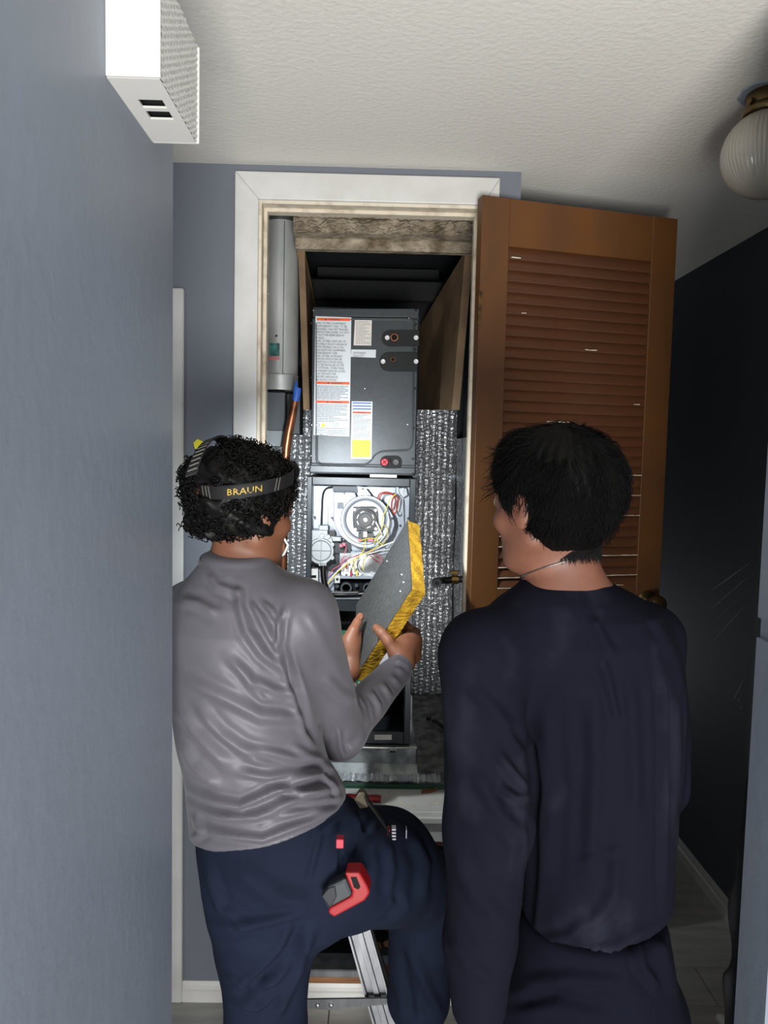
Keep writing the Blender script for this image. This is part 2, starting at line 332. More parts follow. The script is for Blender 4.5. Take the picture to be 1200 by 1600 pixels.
# return opening
ro = empty('return_opening', ((RL + RR) / 2, YW, RB), 'unfinished return air opening under the furnace platform', None, kind='structure')
MB().box((RL - 0.02, YW - 0.012, 0.064), (RR + 0.02, YW + 0.02, 0.105), ch=0.002).build('bottom_rail', M['rawwood'], ro)
MB().box((RL - 0.004, YW + 0.0, 0.49), (RR, YW + 0.09, 0.508)).build('top_rail', M['rawwood'], ro)
MB().box((RL, YW + 0.09, 0.02), (RR, YW + 0.1, 0.03)).build('bottom_edge', M['rawwood'], ro)
rb = MB(); rb.box((-0.5, 2.29, 0.0), (0.303, 3.3, 0.03)); rb.box((-0.5, 3.3, 0), (0.303, 3.34, 0.52)); rb.box((-0.52, 2.29, 0), (-0.5, 3.34, 0.52)); rb.box((0.28, 2.29, 0), (0.303, 3.34, 0.52))
rb.build('return_box', M['gasket'], ro)
dl = MB()
for k in range(60):
    p = Vector((RN.uniform(-0.2, 0.15), RN.uniform(2.32, 2.9), 0.03)); r = RN.uniform(0.008, 0.03)
    dl.lathe([(0.001, 0), (r, r * 0.2), (r * 0.8, r * 0.7), (0.001, r)], p, (RN.uniform(-.3, .3), RN.uniform(-.3, .3), 1), 6)
tag(dl.build('loose_dirt', M['rawwood'], ro), kind='stuff')
# closet shell
cw = MB(); cw.box((-0.43, YW + T, 0.52), (-0.40, 3.36, CZ)); cw.box((0.36, YW + T, 0.52), (0.39, 3.36, CZ)) if False else None
cw.box((0.372, YW + T, 0.592), (0.385, 3.36, CZ)) if False else None
cw.box((-0.43, 3.33, 0.592), (0.375, 3.36, CZ))
struct('wall_closet', cw, M['cabdark'])
struct('wall_closet_right', MB().box((0.300, YW + T, 0.592), (0.303, 2.31, CZ)), M['cream'])

# foil insulation sheets
def foil_sheet(name, o, ux, uz, nu, nv, wU, wV, nrm, parent, m, amp=0.004, rib=0.026):
    o, ux, uz, nrm = Vector(o), Vector(ux), Vector(uz), Vector(nrm)
    vs = []; rnd = NR.rand(nu + 1, nv + 1)
    for i in range(nu + 1):
        for j in range(nv + 1):
            u = wU * i / nu; v = wV * j / nv
            d = amp * (1.25 * abs(sin(pi * u / rib)) ** 0.45 + 0.4 * abs(sin(pi * v / 0.016 + (int(u / rib) % 2) * 1.6))) + amp * 0.16 * rnd[i, j] + 0.006 * sin(u * 9 + v * 5) * sin(v * 7)
            vs.append(o + ux * u + uz * v + nrm * d)
    fs = [(i * (nv + 1) + j, (i + 1) * (nv + 1) + j, (i + 1) * (nv + 1) + j + 1, i * (nv + 1) + j + 1) for i in range(nu) for j in range(nv)]
    b0 = len(vs); vs += [o - nrm * 0.006, o + ux * wU - nrm * 0.006, o + ux * wU + uz * wV - nrm * 0.006, o + uz * wV - nrm * 0.006]; fs.append((b0 + 3, b0 + 2, b0 + 1, b0))
    me = bpy.data.meshes.new(name); me.from_pydata([tuple(v) for v in vs], [], fs); me.update()
    return mobj(name, me, m, parent, smooth=False)
ins = empty('foil_insulation', (0, 3.3, 0.6), 'silver ribbed bubble foil lining the back and sides of the closet', 'insulation')
ztop = P(680, 638, 3.3).z
foil_sheet('back_sheet', (-0.385, 3.31, 0.6), (1, 0, 0), (0, 0, 1), 230, 210, 0.735, ztop - 0.6, (0, -1, 0), ins, M['foil'])
foil_sheet('side_sheet', (-0.392, 2.31, 0.6), (0, 1, 0), (0, 0, 1), 200, 180, 1.0, P(440, 640, 2.6).z - 0.6, (1, 0, 0), ins, M['foil'])
foil_sheet('side_sheet', (0.362, 2.31, 0.6), (0, 1, 0), (0, 0, 1), 200, 180, 1.0, 1.72 - 0.6, (-1, 0, 0), ins, M['foil'])
fm = empty('foil_floor_liner', (0, 2.9, 0.595), 'dusty crinkled foil liner on the platform beside the furnace base', 'insulation')
foil_sheet('liner_sheet', (-0.385, 2.365, 0.598), (1, 0, 0), (0, 1, 0), 150, 160, 0.745, 0.93, (0, 0, 1), fm, M['foildark'], amp=0.003, rib=0.03)
MB().box((-0.335, 2.352, 0.592), (0.30, 2.366, 0.606), ch=0.002).build('green_edge', M['green'], fm)
tape = MB()
for k in range(90):
    x = -0.1 + 0.33 * k / 90; a = RN.uniform(0, 0.01)
    tape.add([(x, 2.37, 0.607 + a * 0.6), (x + 0.007, 2.37 + RN.uniform(0, .008), 0.607 + RN.uniform(0, .008)), (x + 0.006, 2.40, 0.617 + RN.uniform(0, .012)), (x - 0.002, 2.40 + RN.uniform(-.006, .006), 0.612 + RN.uniform(0, .012))], [(0, 1, 2, 3)])
tape.build('crumpled_foil_edge', M['foil'], fm)

# plaster header, duct board box
hd = empty('closet_header', (0, 2.46, 2.2), None, None, kind='structure')
zb = P(600, 392, 2.5).z; g = MB(); nx, nz = 70, 26; vs = []
for j in range(nz + 1):
    for i in range(nx + 1):
        x = P(462, 380, 2.5).x + (0.30 - P(462, 380, 2.5).x) * i / nx; t = j / nz; z = zb + (2.40 - zb) * t
        d = 0.016 * (0.5 + 0.5 * sin(x * 40 + t * 9) * sin(x * 91)) * (1 if 0.25 < t < 0.7 else 0.3) + RN.uniform(0, 0.008) * (1 if t > 0.3 else 0.3)
        vs.append((x, 2.44 + 0.05 * (t < 0.3) - d, z + (0.004 * sin(x * 70) if j == 0 else 0)))
g.add(vs, [(j * (nx + 1) + i, j * (nx + 1) + i + 1, (j + 1) * (nx + 1) + i + 1, (j + 1) * (nx + 1) + i) for j in range(nz) for i in range(nx)])
g.box((P(462, 380, 2.5).x, 2.5, zb), (0.30, 2.53, 2.40))
g.build('rough_plaster', M['plaster'], hd, smooth=False)
MB().box((-0.40, 2.29, 2.395), (0.36, 3.33, CZ)).build('closet_top', M['cabdark'], hd)
db = empty('duct_board_box', (0, 2.9, 1.6), 'open brown duct board box with yellow fibre edges above the furnace', 'duct board')
def slab(pts, off, m, edge_m, name):
    o = MB().prism(pts, off).build(name, m, db)
    o.data.materials.append(edge_m)
    for k, p in enumerate(o.data.polygons):
        if len(p.vertices) == 4 and p.area < 0.03 and len(pts) != 4: p.material_index = 1
    return o
def panel(pxs, off, name):
    pts = [P(*p) for p in pxs]; MB().prism(pts, off).build(name, M['ductboard'], db)
    off = Vector(off); e = MB()
    for i in range(2):
        a, b_ = pts[i], pts[i + 1]; d = Vector((0, 0, 0.004)); e.prism([a - off * 0.1 + d, b_ - off * 0.1 + d, b_ + off * 1.05 + d, a + off * 1.05 + d], (0, 0, -0.016))
    e.build('fibre_edge', M['dullfibre'], db)
panel([(727, 392, 2.54), (700, 462, 2.85), (640, 535, 3.25), (640, 640, 3.25), (706, 640, 2.54)], (0.026, 0.008, 0), 'side_panel')
panel([(466, 392, 2.54), (480, 455, 2.85), (496, 540, 3.25), (496, 640, 3.25), (474, 640, 2.54)], (0.02, 0.008, 0), 'side_panel')
MB().box((-0.24, 3.1, 1.9), (0.24, 3.13, 2.38)).build('back_panel', M['gasket'], db)
MB().box(P(478, 466, 2.95), Vector((P(712, 466, 2.95).x, 2.99, P(600, 438, 2.95).z)), ch=0.004).build('cross_flange', M['gasket'], db)

# ---------------------------------------------------------------- louvred door
DW, DT = 0.615, 0.034
hx, hy = 0.277, 2.125
dz0, dz1 = 0.605, 2.350
d1 = empty('door_1', (hx, hy, dz0), 'brown stained louvred closet door swung open against the wall corner', None, kind='structure', rz=radians(15.2))
d1['local'] = 1; DH = dz1 - dz0
def dbx(name, a, b_, m=None, ch=0.0015): return MB().box(a, b_, ch=ch).build(name, m or M['wood'], d1)
sw, tr_ = 0.082, 0.128
lz = P(1005, 912, 2.29).z - dz0    # lower edge of the upper louvres
dbx('stile', (0, 0, 0), (sw, DT, DH)); dbx('stile', (DW - sw, 0, 0), (DW, DT, DH))
dbx('top_rail', (sw, 0.001, DH - tr_), (DW - sw, DT - 0.001, DH)); dbx('middle_rail', (sw, 0.001, lz - 0.11), (DW - sw, DT - 0.001, lz)); dbx('bottom_rail', (sw, 0.001, 0), (DW - sw, DT - 0.001, 0.15))
def slats(z0, z1, n, vis):
    st = (z1 - z0) / n; base = None
    for k in range(n):
        z = z0 + st * (k + 0.5); hgt = st * 1.35
        if base is None:
            mb = MB(); prof = []
            for (u, t) in [(-0.5, -0.5), (-0.46, -1), (0.46, -1), (0.5, -0.5), (0.5, 0.5), (0.46, 1), (-0.46, 1), (-0.5, 0.5)]:
                a = radians(24); yy = t * 0.003 * cos(a) + u * hgt * sin(a); zz = u * hgt * cos(a) - t * 0.003 * sin(a); prof.append((sw - 0.004, DT * 0.36 + yy, zz))
            mb.prism(prof, (DW - 2 * sw + 0.008, 0, 0)); o = mb.build('slat', M['slat'], d1); base = o
        else: o = base.copy(); C.objects.link(o)
        o.location = (0, RN.uniform(-0.0006, 0.0006), z); o.rotation_euler = (RN.uniform(-0.02, 0.02), RN.uniform(-0.002, 0.002), 0)
slats(lz, DH - tr_, 32, True); slats(0.15, lz - 0.11, 26, False)
# bare chips on the slats' lower edges
for (k, u0, u1) in [(0, .02, .08), (5, .1, .13), (8, .55, .63), (13, .92, .96), (15, .3, .45), (17, .2, .5), (18, .6, .8), (25, .0, .2), (26, .0, .3), (27, .0, .35), (29, .0, .3), (30, .0, .35), (31, .0, 0.9), (24, .6, 1), (28, .7, 1), (30, .7, 1), (22, .8, 1), (20, .8, 1)]:
    st = (DH - tr_ - lz) / 32; z = DH - tr_ - st * (k + 1) + 0.0015; L = DW - 2 * sw; x0 = sw + L * u0; x1 = sw + L * u1
    pts = []
    n = max(3, int((x1 - x0) / 0.012)); 
    for i in range(n + 1): pts.append((x0 + (x1 - x0) * i / n, -0.0012, z + RN.uniform(0, 0.0016)))
    for i in range(n + 1): pts.append((x1 - (x1 - x0) * i / n, -0.0012, z - RN.uniform(0.0006, 0.0016)))
    MB().prism(pts, (0, 0.004, 0)).build('bare_chip', M['cream'], d1)
for z in (DH - 0.30, 0.36):
    hz = MB().box((-0.004, -0.003, z - 0.045), (0.006, 0.0, z + 0.045)).build('hinge', M['rust'], d1)
    hb = MB()
    for k in range(5):
        hb.lathe([(0.0055, 0), (0.006, 0.001), (0.006, 0.0155), (0.0055, 0.0165)], (-0.008, -0.004, z - 0.045 + k * 0.018), (0, 0, 1), 12)
    hb.build('knuckles', M['white'], hz, smooth=False)
    MB().box((-0.034, 0.052, z - 0.045), (-0.008, 0.056, z + 0.045)) if False else None
kx, kz = DW - 0.045, P(1012, 940, 2.27).z - dz0
kb = MB().lathe([(0.032, 0), (0.033, -0.003), (0.027, -0.008), (0.016, -0.011), (0.012, -0.014), (0.011, -0.030), (0.018, -0.036), (0.026, -0.044), (0.0285, -0.054), (0.026, -0.063), (0.016, -0.069), (0.002, -0.070)], (kx, 0, kz), (0, 1, 0), 32).build('knob', M['darkbrass'], d1, smooth=True)

# ---------------------------------------------------------------- door chime on the near wall
ch = empty('door_chime', (-0.35, 1.12, 2.14), 'white ribbed door chime box mounted high on the grey wall', 'door chime')
A0 = 1.012; A1 = 1.225; PX0 = -0.35; PX1 = -0.283; Z0 = P(248, 120, A0).z; Z1 = Z0 + 0.142
MB().box((PX0, A0, Z0), (PX1 + 0.0022, A0 + 0.006, Z1)).build('end_cap', M['whiteplastic'], ch, bevel=0.0015)
MB().box((PX0, A1 - 0.006, Z0), (PX1 + 0.004, A1, Z1)).build('end_cap', M['whiteplastic'], ch, bevel=0.0015)
bt = MB(); sl = [(A0 + 0.065, A0 + 0.090), (A0 + 0.100, A0 + 0.126)]; sx0, sx1 = PX0 + 0.021, PX1 - 0.013
ys = [A0 + 0.006, sl[0][0], sl[0][1], sl[1][0], sl[1][1], A1 - 0.006]
for k in range(5):
    if k in (1, 3): bt.box((PX0, ys[k], Z0), (sx0, ys[k + 1], Z0 + 0.003)); bt.box((sx1, ys[k], Z0), (PX1, ys[k + 1], Z0 + 0.003))
    else: bt.box((PX0, ys[k], Z0), (PX1, ys[k + 1], Z0 + 0.003))
bt.build('bottom_plate', M['whiteplastic'], ch)
MB().box((PX0 + 0.004, A0 + 0.008, Z0 + 0.012), (PX1 - 0.006, A1 - 0.008, Z0 + 0.014)).build('dark_inside', M['black'], ch)
MB().box((PX0, A0, Z1 - 0.003), (PX1, A1, Z1)).build('top_plate', M['whiteplastic'], ch)
rib = MB(); nr = 15
vs = []; nyy = 40; nzz = 150
for i in range(nyy + 1):
    for j in range(nzz + 1):
        y = A0 + 0.006 + (A1 - A0 - 0.012) * i / nyy; z = Z0 + (Z1 - Z0) * j / nzz
        ph = (z - 0.53 * (y - A0)) / 0.0094; d = 0.0028 * abs(sin(pi * ph + 0.25 * sin(i * 2.7 + j * 0.5))) + 0.0008 * RN.random()
        vs.append((PX1 - 0.001 + d, y, z))
rib.add(vs, [(i * (nzz + 1) + j, (i + 1) * (nzz + 1) + j, (i + 1) * (nzz + 1) + j + 1, i * (nzz + 1) + j + 1) for i in range(nyy) for j in range(nzz)])
rib.build('ribbed_front', M['whiteplastic'], ch, smooth=True)

# ---------------------------------------------------------------- ceiling light
gx, gy = 0.835, 1.70
gc = P(1206, 214, gy - 0.0)
cl = empty('ceiling_light', (gx, gy, CZ), 'ribbed glass globe ceiling light with a brass collar', 'ceiling light')
MB().lathe([(0.002, 0), (0.066, 0), (0.064, -0.004), (0.002, -0.005)], (gx, gy, CZ), (0, 0, 1), 40, wob=lambda a, h: 0.04 * sin(5 * a) + 0.02 * sin(11 * a)).build('paint_ring', M['paleblue'], cl)
MB().lathe([(0.002, 0), (0.049, -0.004), (0.051, -0.008), (0.049, -0.030), (0.056, -0.036), (0.058, -0.044), (0.055, -0.050), (0.043, -0.052), (0.002, -0.052)], (gx, gy, CZ), (0, 0, 1), 48).build('collar', M['darkbrass'], cl, smooth=True)
for k in range(3):
    a = radians(200 + 120 * k); MB().lathe([(0.001, -0.008), (0.004, -0.008), (0.005, 0), (0.007, 0.002), (0.007, 0.008), (0.001, 0.009)], (gx + 0.052 * cos(a), gy + 0.052 * sin(a), CZ - 0.028), (cos(a), sin(a), 0), 12).build('thumb_screw', M['darkbrass'], cl, smooth=True)
gp = []; R0 = 0.094; zc = CZ - 0.052 - 0.078
for k in range(0, 45):
    t = radians(32 + 148 * k / 44); q = R0 * (1 + 0.0); gp.append((max(0.0015, q * sin(t)), R0 * cos(t) * 0.97))
MB().lathe(gp, (gx, gy, zc), (0, 0, 1), 240, wob=lambda a, h: 0.018 * abs(sin(60 * a / 2))).build('glass_globe', M['glass'], cl, smooth=True)
MB().lathe([(0.001, 0.05), (0.012, 0.05), (0.014, 0.02), (0.028, 0.0), (0.03, -0.015), (0.02, -0.035), (0.001, -0.04)], (gx, gy, zc + 0.02), (0, 0, 1), 24).build('bulb', M['whiteplastic'], cl, smooth=True)
# ---------------------------------------------------------------- coil cabinet (upper unit)
YC = 2.45
def p2(x, y, dy=0.0): return P(x, y, YC + dy)
def plate(pts, m, name, parent, t=0.003, dy=0.0, Y=None, bevel=0.0, smooth=False):
    Y = YC if Y is None else Y
    return MB().prism([P(x, y, Y + dy) for x, y in pts], (0, t, 0)).build(name, m, parent, bevel=bevel, smooth=smooth)
def arcpts(cx, cy, r, a0, a1, n=8): return [(cx + r * cos(radians(a0 + (a1 - a0) * i / n)), cy + r * sin(radians(a0 + (a1 - a0) * i / n))) for i in range(n + 1)]
def path_round(pts, r=8, n=6):
    out = []
    m = len(pts)
    for i, p in enumerate(pts):
        if i in (0, m - 1): out.append(p); continue
        a = Vector(pts[i - 1]); b_ = Vector(p); c_ = Vector(pts[i + 1]); u = (a - b_).normalized(); v = (c_ - b_).normalized(); rr = min(r, (a - b_).length / 2, (c_ - b_).length / 2)
        for k in range(n + 1):
            t = k / n; out.append(tuple((b_ + u * rr) * (1 - t) ** 2 + b_ * 2 * t * (1 - t) + (b_ + v * rr) * t ** 2))
    return out
ub = empty('coil_cabinet', (0.0, 2.7, P(560, 742, YC).z), 'dark grey enamelled coil cabinet covered in warning labels, above the open furnace', 'air handler')
x0, x1 = p2(487, 600).x, p2(653, 600).x; z0, z1 = p2(570, 742).z, p2(570, 481).z
MB().box((x0, YC + 0.004, z0), (x1, YC + 0.52, z1), ch=0.003).build('case', M['cabdark'], ub)
plate([(488, 497), (654, 499), (649, 728), (486, 724)], M['cab'], 'front_panel', ub, t=0.012, dy=-0.010, bevel=0.0025)
plate([(489, 482), (655, 482), (654, 496), (489, 494)], M['cab'], 'top_flange', ub, t=0.010, dy=-0.006, bevel=0.002)
plate([(485, 727), (649, 731), (648, 741), (484, 738)], M['cab'], 'bottom_flange', ub, t=0.010, dy=-0.008, bevel=0.002)
gv = path_round([(494, 505), (494, 722), (500, 726), (575, 727), (588, 706), (640, 704), (644, 690), (646, 502), (636, 500), (500, 499)], 12)
gm = MB().tube([P(x, y, YC - 0.0105) for x, y in gv], 0.0024, 6, flat=0.5); gm.build('pressed_groove', M['cabdark'], ub, smooth=True)
gm = MB().tube([P(x + 2.2, y - 1.8, YC - 0.0102) for x, y in gv], 0.0016, 6, flat=0.5); gm.build('pressed_rim', M['cab'], ub, smooth=True)
def screw(x, y, parent, m, Y=YC, dy=-0.012, r=0.0032):
    MB().lathe([(0.0003, -0.003), (r * .6, -0.0028), (r, -0.001), (r * 1.2, 0.0), (r * 1.2, 0.003)], P(x, y, Y + dy), (0, 1, 0), 10).build('screw', m, parent, smooth=True)
for (x, y) in [(650, 484), (650, 507), (649, 546), (648, 607), (646, 669), (645, 717), (487, 505), (487, 590), (645, 741)]: screw(x, y, ub, M['blackplastic'])
for (x, y) in [(490, 485), (486, 712), (487, 664), (639, 497), (570, 607), (486, 733), (637, 663)]: screw(x, y, ub, M['steel'], r=0.0022)
for (cx, cy, xr, hh, port, rr) in [(609, 528, 655, 12.5, (616, 528), 5.6), (608, 565, 652, 15, (614, 562), 3.6)]:
    pts = [(xr, cy - hh), (xr, cy + hh)] + arcpts(cx, cy, hh, 90, 270, 14)
    gk = plate(pts, M['gasket'], 'pipe_gasket', ub, t=0.006, dy=-0.016, bevel=0.001)
    MB().lathe([(0.0115 * rr / 5.6, 0.004), (0.0115 * rr / 5.6, -0.012), (0.0095 * rr / 5.6, -0.012), (0.0095 * rr / 5.6, 0.003)], P(port[0], port[1], YC - 0.016), (0, 1, 0), 24).build('pipe_stub', M['copper'], gk, smooth=False)
    MB().lathe([(0.0001, 0.0), (0.0094 * rr / 5.6, 0.0), (0.0094 * rr / 5.6, 0.001)], P(port[0], port[1], YC - 0.0185), (0, 1, 0), 20).build('dark_bore', M['black'], gk)
    for sx in ((605.0 if hh < 14 else 598.5), 650): 
        MB().lathe([(0.0035, -0.001), (0.0042, -0.005), (0.0072, -0.005), (0.008, 0.0), (0.008, 0.002)], P(sx, cy - 0.0, YC - 0.017), (0, 1, 0), 20).build('washer', M['steel'], gk, smooth=True)
kp = [(x, y) for x, y in arcpts(604, 722, 10, 90, 270, 10) + arcpts(618, 722, 10, -90, 90, 10)]
kpo = plate(kp, M['gasket'], 'drain_port_plate', ub, t=0.006, dy=-0.017, bevel=0.001)
MB().lathe([(0.0005, -0.006), (0.010, -0.006), (0.0125, -0.002), (0.0125, 0.004)], P(601, 722, YC - 0.018), (0, 1, 0), 24).build('drain_cap', M['pinkred'], kpo, smooth=True)
for a in (0.6, 2.17): 
    c_ = P(601, 722, YC - 0.0255); d = Vector((cos(a), 0, sin(a))) * 0.008; MB().tube([c_ - d, c_ + d], 0.0014, 6).build('cap_rib', M['red'], kpo)
MB().lathe([(0.0065, 0.001), (0.0065, -0.006), (0.009, -0.006), (0.010, 0.002)], P(618.5, 722, YC - 0.018), (0, 1, 0), 24).build('drain_socket', M['blackplastic'], kpo)
MB().tube([P(610, 716, YC - 0.02), P(609.5, 722, YC - 0.023), P(610, 729, YC - 0.02)], 0.002, 6).build('port_clip', M['blackplastic'], kpo)
plate([(578, 741.0), (620, 742.0), (620, 746.5), (578, 745.5)], M['whiteplastic'], 'filler_strip', ub, t=0.006, dy=-0.016)
# labels
def lab(pts, m, name, dy=-0.0112, parent=None, t=0.0006): return plate(pts, m, name, parent or ub, t=t, dy=dy)
YL = YC - 0.0122
ex = (P(600, 600, YL) - P(500, 600 - 2.4, YL)).normalized(); ex = Vector((1, 0, 0)); ez = Vector((0, 0, 1))
pxm = YL / F   # metres in one photo pixel at the label plane (near the axis)
wl = lab([(493, 494), (549, 496), (546, 682), (490, 680)], M['labelwhite'], 'warning_label')
wl['label'] = 'tall white warning label with three orange bars'
def bar(x0, y0, x1, y1, m, par, name='print_bar', dy=-0.0116): return lab([(x0, y0), (x1, y0 + (x1 - x0) * 0.018), (x1, y1 + (x1 - x0) * 0.018), (x0, y1)], m, name, dy, par, 0.0005)
bar(495, 496.4, 547, 500.6, M['orangelab'], wl); bar(494, 596, 546, 600, M['orangelab'], wl); bar(493.5, 625.6, 545.5, 629.4, M['orangelab'], wl)
def tri(cx, cy, s, m, par, dy=-0.0121): lab([(cx - s, cy + s * .8), (cx + s, cy + s * .8), (cx, cy - s)], m, 'warning_triangle', dy, par, 0.0004)
for (cx, cy) in [(509, 499), (513, 598.3), (512, 628)]: tri(cx, cy, 1.7, M['ink'], wl)
YT = YC - 0.0124
for (x, y) in [(514, 500.6), (518, 600.4), (517, 630)]: text_mesh('lettering', 'WARNING', M['ink'], wl, P(x, y, YT), 4.4 * pxm, ex, ez, width=17 * pxm)
lines = ['RISK OF FIRE. FLAMMABLE', 'REFRIGERANT USED. TO BE', 'REPAIRED ONLY BY TRAINED', 'SERVICE PERSONNEL. DO NOT', 'PUNCTURE REFRIGERANT', 'TUBING.', 'RISK OF FIRE. DISPOSE OF', 'PROPERLY IN ACCORDANCE', 'WITH FEDERAL OR LOCAL', 'REGULATIONS. FLAMMABLE', 'REFRIGERANT USED.', 'RISK OF FIRE. AUXILIARY', 'DEVICES WHICH MAY BE', 'IGNITION SOURCES SHALL', 'NOT BE INSTALLED IN THE', 'DUCTWORK, OTHER THAN', 'AUXILIARY DEVICES LISTED', 'FOR USE WITH THE', 'SPECIFIC APPLIANCE.', 'SEE INSTRUCTIONS.']
wid = [45, 47, 49, 51, 43, 13, 45, 47, 43, 45, 34, 41, 40, 42, 43, 43, 46, 31, 35, 33]
for i, (s_, ww) in enumerate(zip(lines, wid)):
    text_mesh('lettering', s_, M['ink'], wl, P(494.2 - i * 0.07, 506.2 + i * 4.66, YT), 4.6 * pxm, ex, ez, width=ww * pxm)
def fine(x0, x1, y0, n, st, par, m, h=0.9, seed=1):
    r = random.Random(seed); mb = MB()
    for i in range(n):
        y = y0 + i * st; x = x0; end = x1 - r.choice([0, 0, 2, 4, 12, 20]) * (x1 - x0) / 50
        while x < end:
            w_ = min(r.uniform(2, 6) * (x1 - x0) / 50 * 1.6, end - x)
            pts = [P(x, y + (x - x0) * .018, YT), P(x + w_, y + (x + w_ - x0) * .018, YT), P(x + w_, y + h + (x + w_ - x0) * .018, YT), P(x, y + h + (x - x0) * .018, YT)]
            mb.prism(pts, (0, 0.0004, 0)); x += w_ + 0.7
    o = mb.build('fine_print', m, par); o['kind'] = 'stuff'; return o
fine(494, 544, 602.5, 9, 2.5, wl, M['inklight'], 1.1, 3); fine(493.5, 543, 631.8, 11, 2.6, wl, M['inklight'], 1.0, 4)
lab([(493, 664), (496.5, 660), (500, 664), (496.5, 668)], M['inklight'], 'flame_symbol', -0.0116, wl); lab([(494.2, 664), (496.5, 661.4), (498.8, 664), (496.5, 666.6)], M['labelwhite'], 'symbol_ground', -0.0119, wl)
lab([(501, 667), (509, 667), (505, 659.4)], M['labelyellow'], 'yellow_triangle', -0.0118, wl); text_mesh('lettering', '!', M['ink'], wl, P(504.2, 666.4, YT), 6 * pxm, ex, ez)
for (x, y, ww) in [(513, 664, 4), (521, 664, 8), (537, 664, 4)]: fine(x, x + ww, y - 3, 4, 1.7, wl, M['inklight'], 0.8, int(x))
bx_ = MB()
for (a, b_) in [((492, 669), (544, 669.8)), ((492, 680), (512, 680)), ((492, 669), (492, 680.5)), ((512.5, 669), (512.5, 680.5))]:
    A_, B_ = P(a[0], a[1], YT), P(b_[0], b_[1], YT); bx_.box(A_ - Vector((.0004, 0, .0004)), B_ + Vector((.0004, .0004, .0004)))
bx_.build('print_border', M['inklight'], wl)
for i, s_ in enumerate(['Refrigerant', 'Safety Group', 'A2L']): text_mesh('lettering', s_, M['ink'], wl, P(502, 673 + i * 3.3, YT), 3.6 * pxm, ex, ez, 'CENTER', width=(15, 18, 5)[i] * pxm)
fine(514, 542, 672, 4, 2.0, wl, M['inklight'], 0.9, 8)
l2 = lab([(554.5, 500), (581, 500.5), (580, 540), (552.5, 539.5)], M['labelcream'], 'rating_plate'); fine(556, 579, 502, 15, 2.45, l2, M['inklight'], 0.8, 9)
l3 = lab([(549, 546), (587.5, 546.5), (587, 559), (548, 557.5)], M['labelwhite'], 'part_number_label')
text_mesh('lettering', 'CAPTA2422B3', M['ink'], l3, P(551, 552.6, YT), 4.2 * pxm, ex, ez, width=20 * pxm); text_mesh('lettering', '2322D16757', M['ink'], l3, P(551, 557.0, YT), 4.2 * pxm, ex, ez, width=17 * pxm)
l4 = lab([(549.5, 627), (582, 627.5), (580.5, 717.5), (548, 716.5)], M['labelwhite'], 'instruction_label')
for y in (628.6, 633.2, 637.8): bar(551, y, 580, y + 2.0, M['labelblue'], l4)
bar(551, 643, 579.6, 645.8, M['orangelab'], l4); text_mesh('lettering', 'WARNING', M['ink'], l4, P(558, 645.8, YT), 3.2 * pxm, ex, ez, width=13 * pxm)
fine(552, 579, 648, 17, 2.2, l4, M['inklight'], 0.8, 12); bar(550, 687, 579, 714, M['labelyellow'], l4); fine(551, 577, 688.5, 11, 2.25, l4, M['inkolive'], 0.9, 13)

# ---------------------------------------------------------------- furnace (open lower unit)
YF = 2.44
fu = empty('furnace', (0.0, 2.7, P(560, 1162, YF).z), 'open grey gas furnace with exposed blower, valve and tangled wiring', 'furnace')
fx0, fx1 = P(479, 800, YF).x, P(649, 800, YF).x; fz1 = P(560, 746, YF).z; fz0 = P(600, 1162, YF).z; zr0, zr1 = P(540, 955, YF).z, P(540, 938, YF).z
cb = MB(); D_ = 0.56
cb.box((fx0, YF, fz0), (fx0 + 0.003, YF + D_, fz1)); cb.box((fx1 - 0.003, YF, fz0), (fx1, YF + D_, fz1)); cb.box((fx0, YF, fz1 - 0.003), (fx1, YF + D_, fz1)); cb.box((fx0, YF + D_ - 0.003, fz0), (fx1, YF + D_, fz1)); cb.box((fx0, YF, fz0), (fx1, YF + D_, fz0 + 0.003))
cb.build('case', M['cab'], fu)
MB().box((fx0, YF - 0.004, fz0), (fx0 + 0.017, YF + 0.02, fz1), ch=0.002).build('front_stile', M['cab'], fu)
MB().box((fx1 - 0.020, YF - 0.004, fz0), (fx1, YF + 0.02, fz1), ch=0.002).build('front_stile', M['cab'], fu)
MB().box((fx0 + 0.017, YF - 0.003, P(560, 759, YF).z), (fx1 - 0.020, YF + 0.02, fz1), ch=0.002).build('top_rail', M['cab'], fu)
MB().box((fx0 + 0.017, YF - 0.003, zr0), (fx1 - 0.020, YF + 0.02, zr1), ch=0.002).build('middle_rail', M['cab'], fu)
MB().box((fx0 + 0.017, YF - 0.003, fz0), (fx1 - 0.020, YF + 0.02, P(600, 1143, YF).z), ch=0.002).build('bottom_rail', M['cab'], fu)
YB = YF + 0.13
def fp(x, y, d): return P(x, y, YF + d)
def P0x(X, d): return 585.16 + F * X / (YF + d) - 3.0
def fpl(pts, m, name, d, t, parent=None, bevel=0.0):
    pts = [(min(max(x, P0x(fx0 + 0.004, d)), P0x(fx1 - 0.004, d)), y) for x, y in pts]
    return MB().prism([fp(x, y, d) for x, y in pts], (0, t, 0)).build(name, m, parent or fu, bevel=bevel)
vest = fpl([(470, 753), (660, 753), (660, 950), (470, 950)], M['partition'], 'vestibule_panel', 0.135, 0.003)
fpl([(491, 760), (515, 760), (512, 790), (512, 832), (491, 832)], M['partition'], 'side_shield', 0.112, 0.002)
MB().tube([fp(x, y, 0.105) for x, y in path_round([(524, 760), (508, 763), (504, 775), (502, 828)], 12)], 0.004, 6).build('shield_lip', M['greysteel'], fu, smooth=True)
fpl([(520, 759), (557, 759), (557, 770), (520, 768)], M['greysteel'], 'vent_bracket', 0.10, 0.01)
